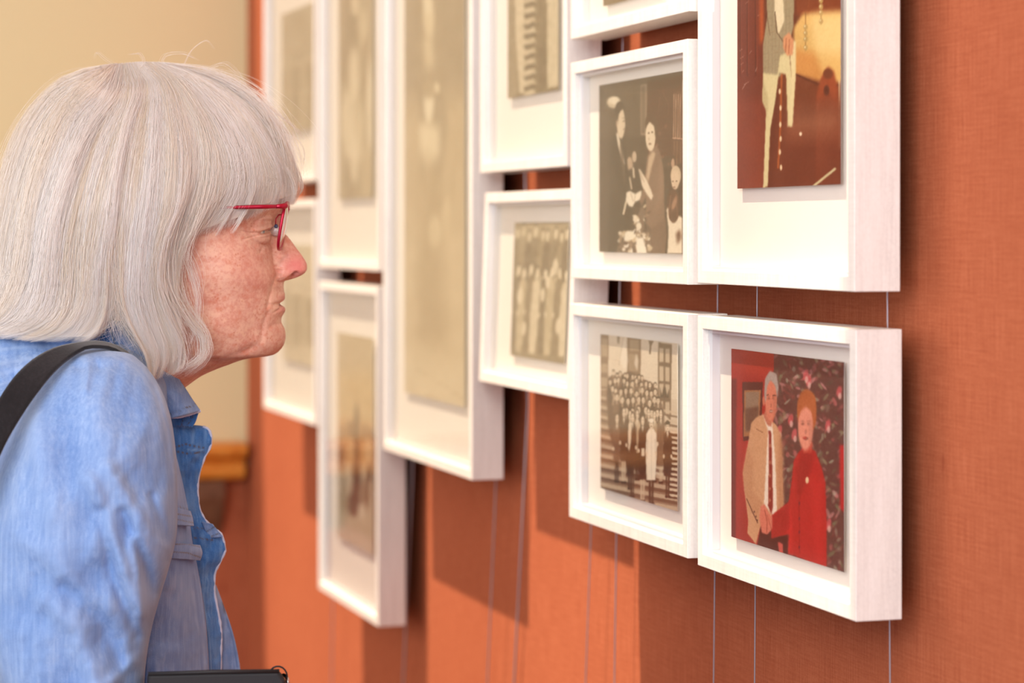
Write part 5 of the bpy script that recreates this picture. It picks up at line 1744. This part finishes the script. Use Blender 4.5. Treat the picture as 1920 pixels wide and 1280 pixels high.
# collar: stand at the neck, near flap folded over with its point at the front
patch('collar', [(196, 598), (205, 640), (232, 680), (262, 704), (290, 728), (313, 762), (322, 784)],
      [(236, 604), (262, 632), (296, 668), (322, 694), (345, 726), (362, 752), (375, 770)],
      lambda X, R, K, T: .070 - .030 * T - .016 * K + .010 * np.sin(K * 3.14), 70, 40, seed=4,
      seams=[([(288, 716), (304, 742), (312, 768), (322, 776)], 1.2, 0, .9), ([(318, 773), (340, 768), (366, 758)], 1.2, 0, .9), ([(232, 610), (262, 650), (290, 690)], 1.2, 0, .8),
             ([(318, 784), (345, 780), (374, 772)], 4, 1, .8), ([(224, 612), (256, 656)], 6, 1, .6)])
edge_cord('collar_edge', [(321, 782), (334, 781.5), (348, 778.5), (362, 774.5), (375, 770)], lambda x, y: .040 - .016 * (x - 321) / 54, .0013, M['fray'], fuzz=6)
patch('collar', [(160, 610), (168, 640), (186, 668), (215, 690)], [(204, 600), (212, 640), (236, 676), (262, 700)],
      lambda X, R, K, T: .072 - .012 * T + .004 * K, 30, 20, mat=M['denim_in'], seed=8, seams=[([(180, 612), (190, 640)], 2, 2, .6)])
# inner collar part under the point
patch('collar_stand', [(318, 780), (322, 795), (326, 800)], [(372, 774), (366, 792), (360, 801)], lambda X, R, K, T: .020 + 0 * X, 20, 24, mat=M['denim_in'], seed=9,
      seams=[([(345, 782), (340, 798)], 1, 0, .9), ([(362, 780), (352, 796)], 1, 0, .9), ([(330, 798), (358, 800)], 1, 0, .8)])
# far placket seen from inside: deep blue, its frayed edge runs in waves
PL_R = [(361, 798), (380, 800), (392, 806), (396, 820), (394, 838), (384, 856), (375, 880), (370, 905), (371, 935), (374, 955), (384, 974), (400, 990), (416, 1004), (420, 1020),
        (422, 1030), (414, 1050), (404, 1070), (401, 1100), (405, 1130), (412, 1165), (414, 1200), (413, 1240), (412, 1280), (410, 1330)]
PL_L = [(318, 796), (318, 820), (320, 860), (324, 900), (332, 950), (344, 1000), (356, 1050), (366, 1100), (374, 1160), (380, 1220), (384, 1280), (386, 1330)]
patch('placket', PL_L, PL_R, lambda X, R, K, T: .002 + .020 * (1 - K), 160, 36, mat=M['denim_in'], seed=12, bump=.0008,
      seams=[([(330, 838), (345, 832), (372, 838), (386, 840)], 1.3, 0, 1), ([(330, 846), (350, 850), (372, 848), (384, 846)], 1.3, 0, 1), ([(352, 843), (380, 843)], 1.6, 1, 1),
             ([(362, 990), (392, 992)], 1.3, 0, .9), ([(362, 1008), (400, 1012)], 1.3, 0, .9), ([(388, 1060), (380, 1120), (392, 1200), (396, 1280)], 1.2, 1, .7), ([(362, 806), (360, 830)], 3, 1, .7),
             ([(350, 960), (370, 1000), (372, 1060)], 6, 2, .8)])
edge_cord('placket_edge', PL_R[1:] , lambda x, y: .002, .0013, M['fray'], fuzz=40, seed=5)
patch('placket_tab', [(378, 978), (386, 996), (396, 1008)], [(398, 982), (410, 996), (418, 1006)], lambda X, R, K, T: .008 + 0 * X, 20, 16, seed=14,
      seams=[([(388, 996), (404, 986)], 1.1, 0, .9), ([(396, 1006), (414, 998)], 1.1, 0, .9)])
# far front panel beyond the placket
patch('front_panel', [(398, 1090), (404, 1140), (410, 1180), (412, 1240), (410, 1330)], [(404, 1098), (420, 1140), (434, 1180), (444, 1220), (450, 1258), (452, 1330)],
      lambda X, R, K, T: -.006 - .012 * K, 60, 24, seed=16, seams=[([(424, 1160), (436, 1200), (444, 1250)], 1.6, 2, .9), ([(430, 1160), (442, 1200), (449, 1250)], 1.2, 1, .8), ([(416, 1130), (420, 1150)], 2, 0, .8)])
# near front: yoke, pocket flap and pocket, over the shell
near_s = lambda X, R, K, T: .150 - .128 * np.clip((X - 300) / 90, 0, 1) ** 1.8
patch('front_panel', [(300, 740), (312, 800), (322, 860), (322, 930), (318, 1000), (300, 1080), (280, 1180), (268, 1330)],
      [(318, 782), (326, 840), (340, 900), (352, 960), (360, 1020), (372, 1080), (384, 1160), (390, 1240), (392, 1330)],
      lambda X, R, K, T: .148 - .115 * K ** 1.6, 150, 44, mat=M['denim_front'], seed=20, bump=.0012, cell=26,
      seams=[([(322, 946), (352, 956)], 1.2, 0, .8), ([(322, 968), (356, 976)], 1.2, 0, .8), ([(324, 957), (354, 966)], 4, 1, .7), ([(372, 1080), (380, 1160), (384, 1280)], 1.2, 1, .8),
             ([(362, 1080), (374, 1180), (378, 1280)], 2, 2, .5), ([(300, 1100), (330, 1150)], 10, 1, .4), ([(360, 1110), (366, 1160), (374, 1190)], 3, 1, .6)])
patch('pocket_flap', [(322, 1016), (320, 1030), (318, 1046)], [(374, 1022), (378, 1036), (374, 1050)], lambda X, R, K, T: .140 - .098 * K ** 1.5 + .004, 22, 40, mat=M['denim_front'], seed=22,
      seams=[([(322, 1020), (350, 1019), (374, 1026)], 1.2, 0, .85), ([(320, 1034), (350, 1036), (374, 1044)], 1.2, 0, .85), ([(376, 1026), (378, 1044)], 2.5, 1, .8)])
patch('pocket_flap', [(324, 950), (324, 966), (326, 984)], [(356, 958), (360, 972), (362, 986)], lambda X, R, K, T: .143 - .075 * K ** 1.5 + .003, 20, 30, mat=M['denim_front'], seed=23,
      seams=[([(324, 962), (356, 968)], 1.2, 0, .9), ([(324, 972), (360, 980)], 1.2, 0, .7), ([(356, 960), (362, 984)], 2.5, 1, .8)])
patch('shoulder_yoke', [(-60, 606), (-60, 690), (-60, 790)], [(200, 606), (166, 670), (96, 750)], lambda X, R, K, T: .070 + .012 * np.sin(R / 9 + X / 80) * .2 + .075 * T, 60, 90, seed=30,
      bump=.0012, cell=30, seams=[([(-40, 660), (60, 650), (180, 655)], 4, 1, .8), ([(-40, 690), (60, 672), (140, 665)], 4, 1, .8), ([(-40, 715), (40, 690), (100, 680)], 4, 1, .8), ([(-40, 735), (30, 712), (80, 700)], 3, 1, .6)])

# trousers and shoes, below the photograph
for sgn in (1, -1):
    mb = MB()
    pts = [(-.04, .072, .90, .120), (-.05, .082, .75, .104), (-.05, .088, .50, .082), (-.06, .092, .25, .074), (-.07, .094, .07, .072)]
    mb.tube([PO + PF * a + PS * (b * sgn) + Vector((0, 0, z)) for a, b, z, r in pts], [r for *_, r in pts], 30, cap=False)
    o = mb.build('trouser_leg', M['trousers'], person, smooth=True)
    mb = MB(); n = 20; rings = []
    sh = [(-.135, .020, .045, .0), (-.125, .034, .075, 0), (-.08, .038, .085, 0), (-.02, .040, .070, 0), (.06, .045, .048, 0), (.11, .040, .036, 0), (.13, .022, .024, 0)]
    vs = []
    for (u, w, h, _) in sh:
        for k in range(n):
            a = 2 * math.pi * k / n
            zz = .004 + h * (.5 + .5 * math.sin(a)); vs.append(PO + PF * u + PS * (.095 * sgn + w * math.cos(a)) + Vector((0, 0, max(.001, zz if math.sin(a) > -.4 else .001))))
    fs = [(i * n + k, i * n + (k + 1) % n, (i + 1) * n + (k + 1) % n, (i + 1) * n + k) for i in range(len(sh) - 1) for k in range(n)] + [tuple(range(n))[::-1], tuple(range((len(sh) - 1) * n, len(sh) * n))]
    mb.add(vs, fs).build('shoe', M['shoe'], person, smooth=True)

# ------------------------------------------------------------------ shoulder bag
bag = empty('shoulder_bag', tuple(PH(400, 1560, .235)))
tag(bag, 'black shoulder bag whose strap crosses the woman\'s denim shoulder', 'bag')
bo = Vector(bag.location)


def bmesh_(mb, name, mat, smooth=True, **kw):
    mb.v = [tuple(Vector(p) - bo) for p in mb.v]
    return mb.build(name, mat, bag, smooth=smooth, **kw)


# body: rounded upright pouch
corners = [(276, 1262), (524, 1257), (536, 1275), (540, 1600), (500, 1640), (310, 1640), (272, 1600)]
n = len(corners); vs = []; fs = []
for s in (.200, .206, .262, .268):
    k = .985 if s in (.200, .268) else 1.0
    for (x, y) in corners: vs.append(PP(406 + (x - 406) * k, 1450 + (y - 1450) * k, s))
for r_ in range(3):
    for i in range(n): fs.append((r_ * n + i, r_ * n + (i + 1) % n, (r_ + 1) * n + (i + 1) % n, (r_ + 1) * n + i))
fs += [tuple(range(n))[::-1], tuple(range(3 * n, 4 * n))]
bmesh_(MB().add(vs, fs), 'bag_body', M['black_leather'], smooth=False, bevel=.002)
bmesh_(MB().tube([PP(278, 1263, .268), PP(400, 1259, .269), PP(524, 1257.5, .268)], .0016, 8), 'top_seam', M['black_leather'])
# loop and ring at the front corner
lp = MB()
import math as _m
cx, cy = 521, 1268
prev = []
for k in range(13):
    a = math.radians(200 - k * 20)
    prev.append((cx + 19 * math.cos(a), cy - 21 * math.sin(a)))
vs = []; fs = []
for i, (x, y) in enumerate(prev):
    dx, dy = x - cx, y - cy; L_ = math.hypot(dx, dy)
    for (rr, ss) in ((1.0, .222), (1.0, .246), (.84, .246), (.84, .222)): vs.append(PP(cx + dx * rr, cy + dy * rr, ss))
for i in range(len(prev) - 1):
    for k in range(4): fs.append((i * 4 + k, i * 4 + (k + 1) % 4, i * 4 + 4 + (k + 1) % 4, i * 4 + 4 + k))
fs += [(3, 2, 1, 0), tuple(range(len(prev) * 4 - 4, len(prev) * 4))]
bmesh_(MB().add(vs, fs), 'strap_loop', M['black_leather'], smooth=False, bevel=.0008)
ring = [PP(531 + 9 * math.cos(a), 1282 - 17 * math.sin(a), .234 + .006 * math.cos(a)) for a in [2 * math.pi * i / 24 for i in range(25)]]
bmesh_(MB().tube(ring, .0014, 8, cap=False), 'ring', M['chrome'])
# strap over the shoulder; outer and inner edge as it runs
OUT = [(262, 1640, .272), (120, 1480, .272), (-60, 1320, .272), (-120, 1160, .27), (-110, 1000, .262), (-60, 860, .252), (-4, 752, .236), (26, 708, .222), (60, 676, .205), (103, 653, .188), (140, 645, .176), (180, 641, .166), (206, 645, .156), (234, 658, .147), (256, 680, .138), (276, 708, .130), (290, 740, .125), (296, 790, .122), (292, 900, .121), (280, 1000, .12)]
INN = [(300, 1610, .268), (160, 1440, .266), (-20, 1300, .266), (-80, 1160, .262), (-70, 1020, .258), (-20, 900, .258), (12, 828, .250), (40, 780, .240), (70, 736, .226), (104, 694, .210), (134, 668, .196), (172, 650, .184), (204, 652, .170), (232, 666, .158), (252, 688, .148), (270, 712, .138), (282, 742, .132), (288, 790, .128), (284, 900, .126), (272, 1000, .125)]
a = rs_path(OUT, 110); b = rs_path(INN, 110)
A = L(a[:, 0], a[:, 1], a[:, 2]); B = L(b[:, 0], b[:, 1], b[:, 2])
kk = np.linspace(0, 1, 9)[None, :, None]
Pm = A[:, None, :] * (1 - kk) + B[:, None, :] * kk
st = mesh('strap', (Pm - np.array(bo)).reshape(-1, 3), grid_faces(110, 9), M['black_web'], bag, True, colors=np.zeros((110 * 9, 3)))
md = st.modifiers.new('thick', 'SOLIDIFY'); md.thickness = .0028; md.offset = 0
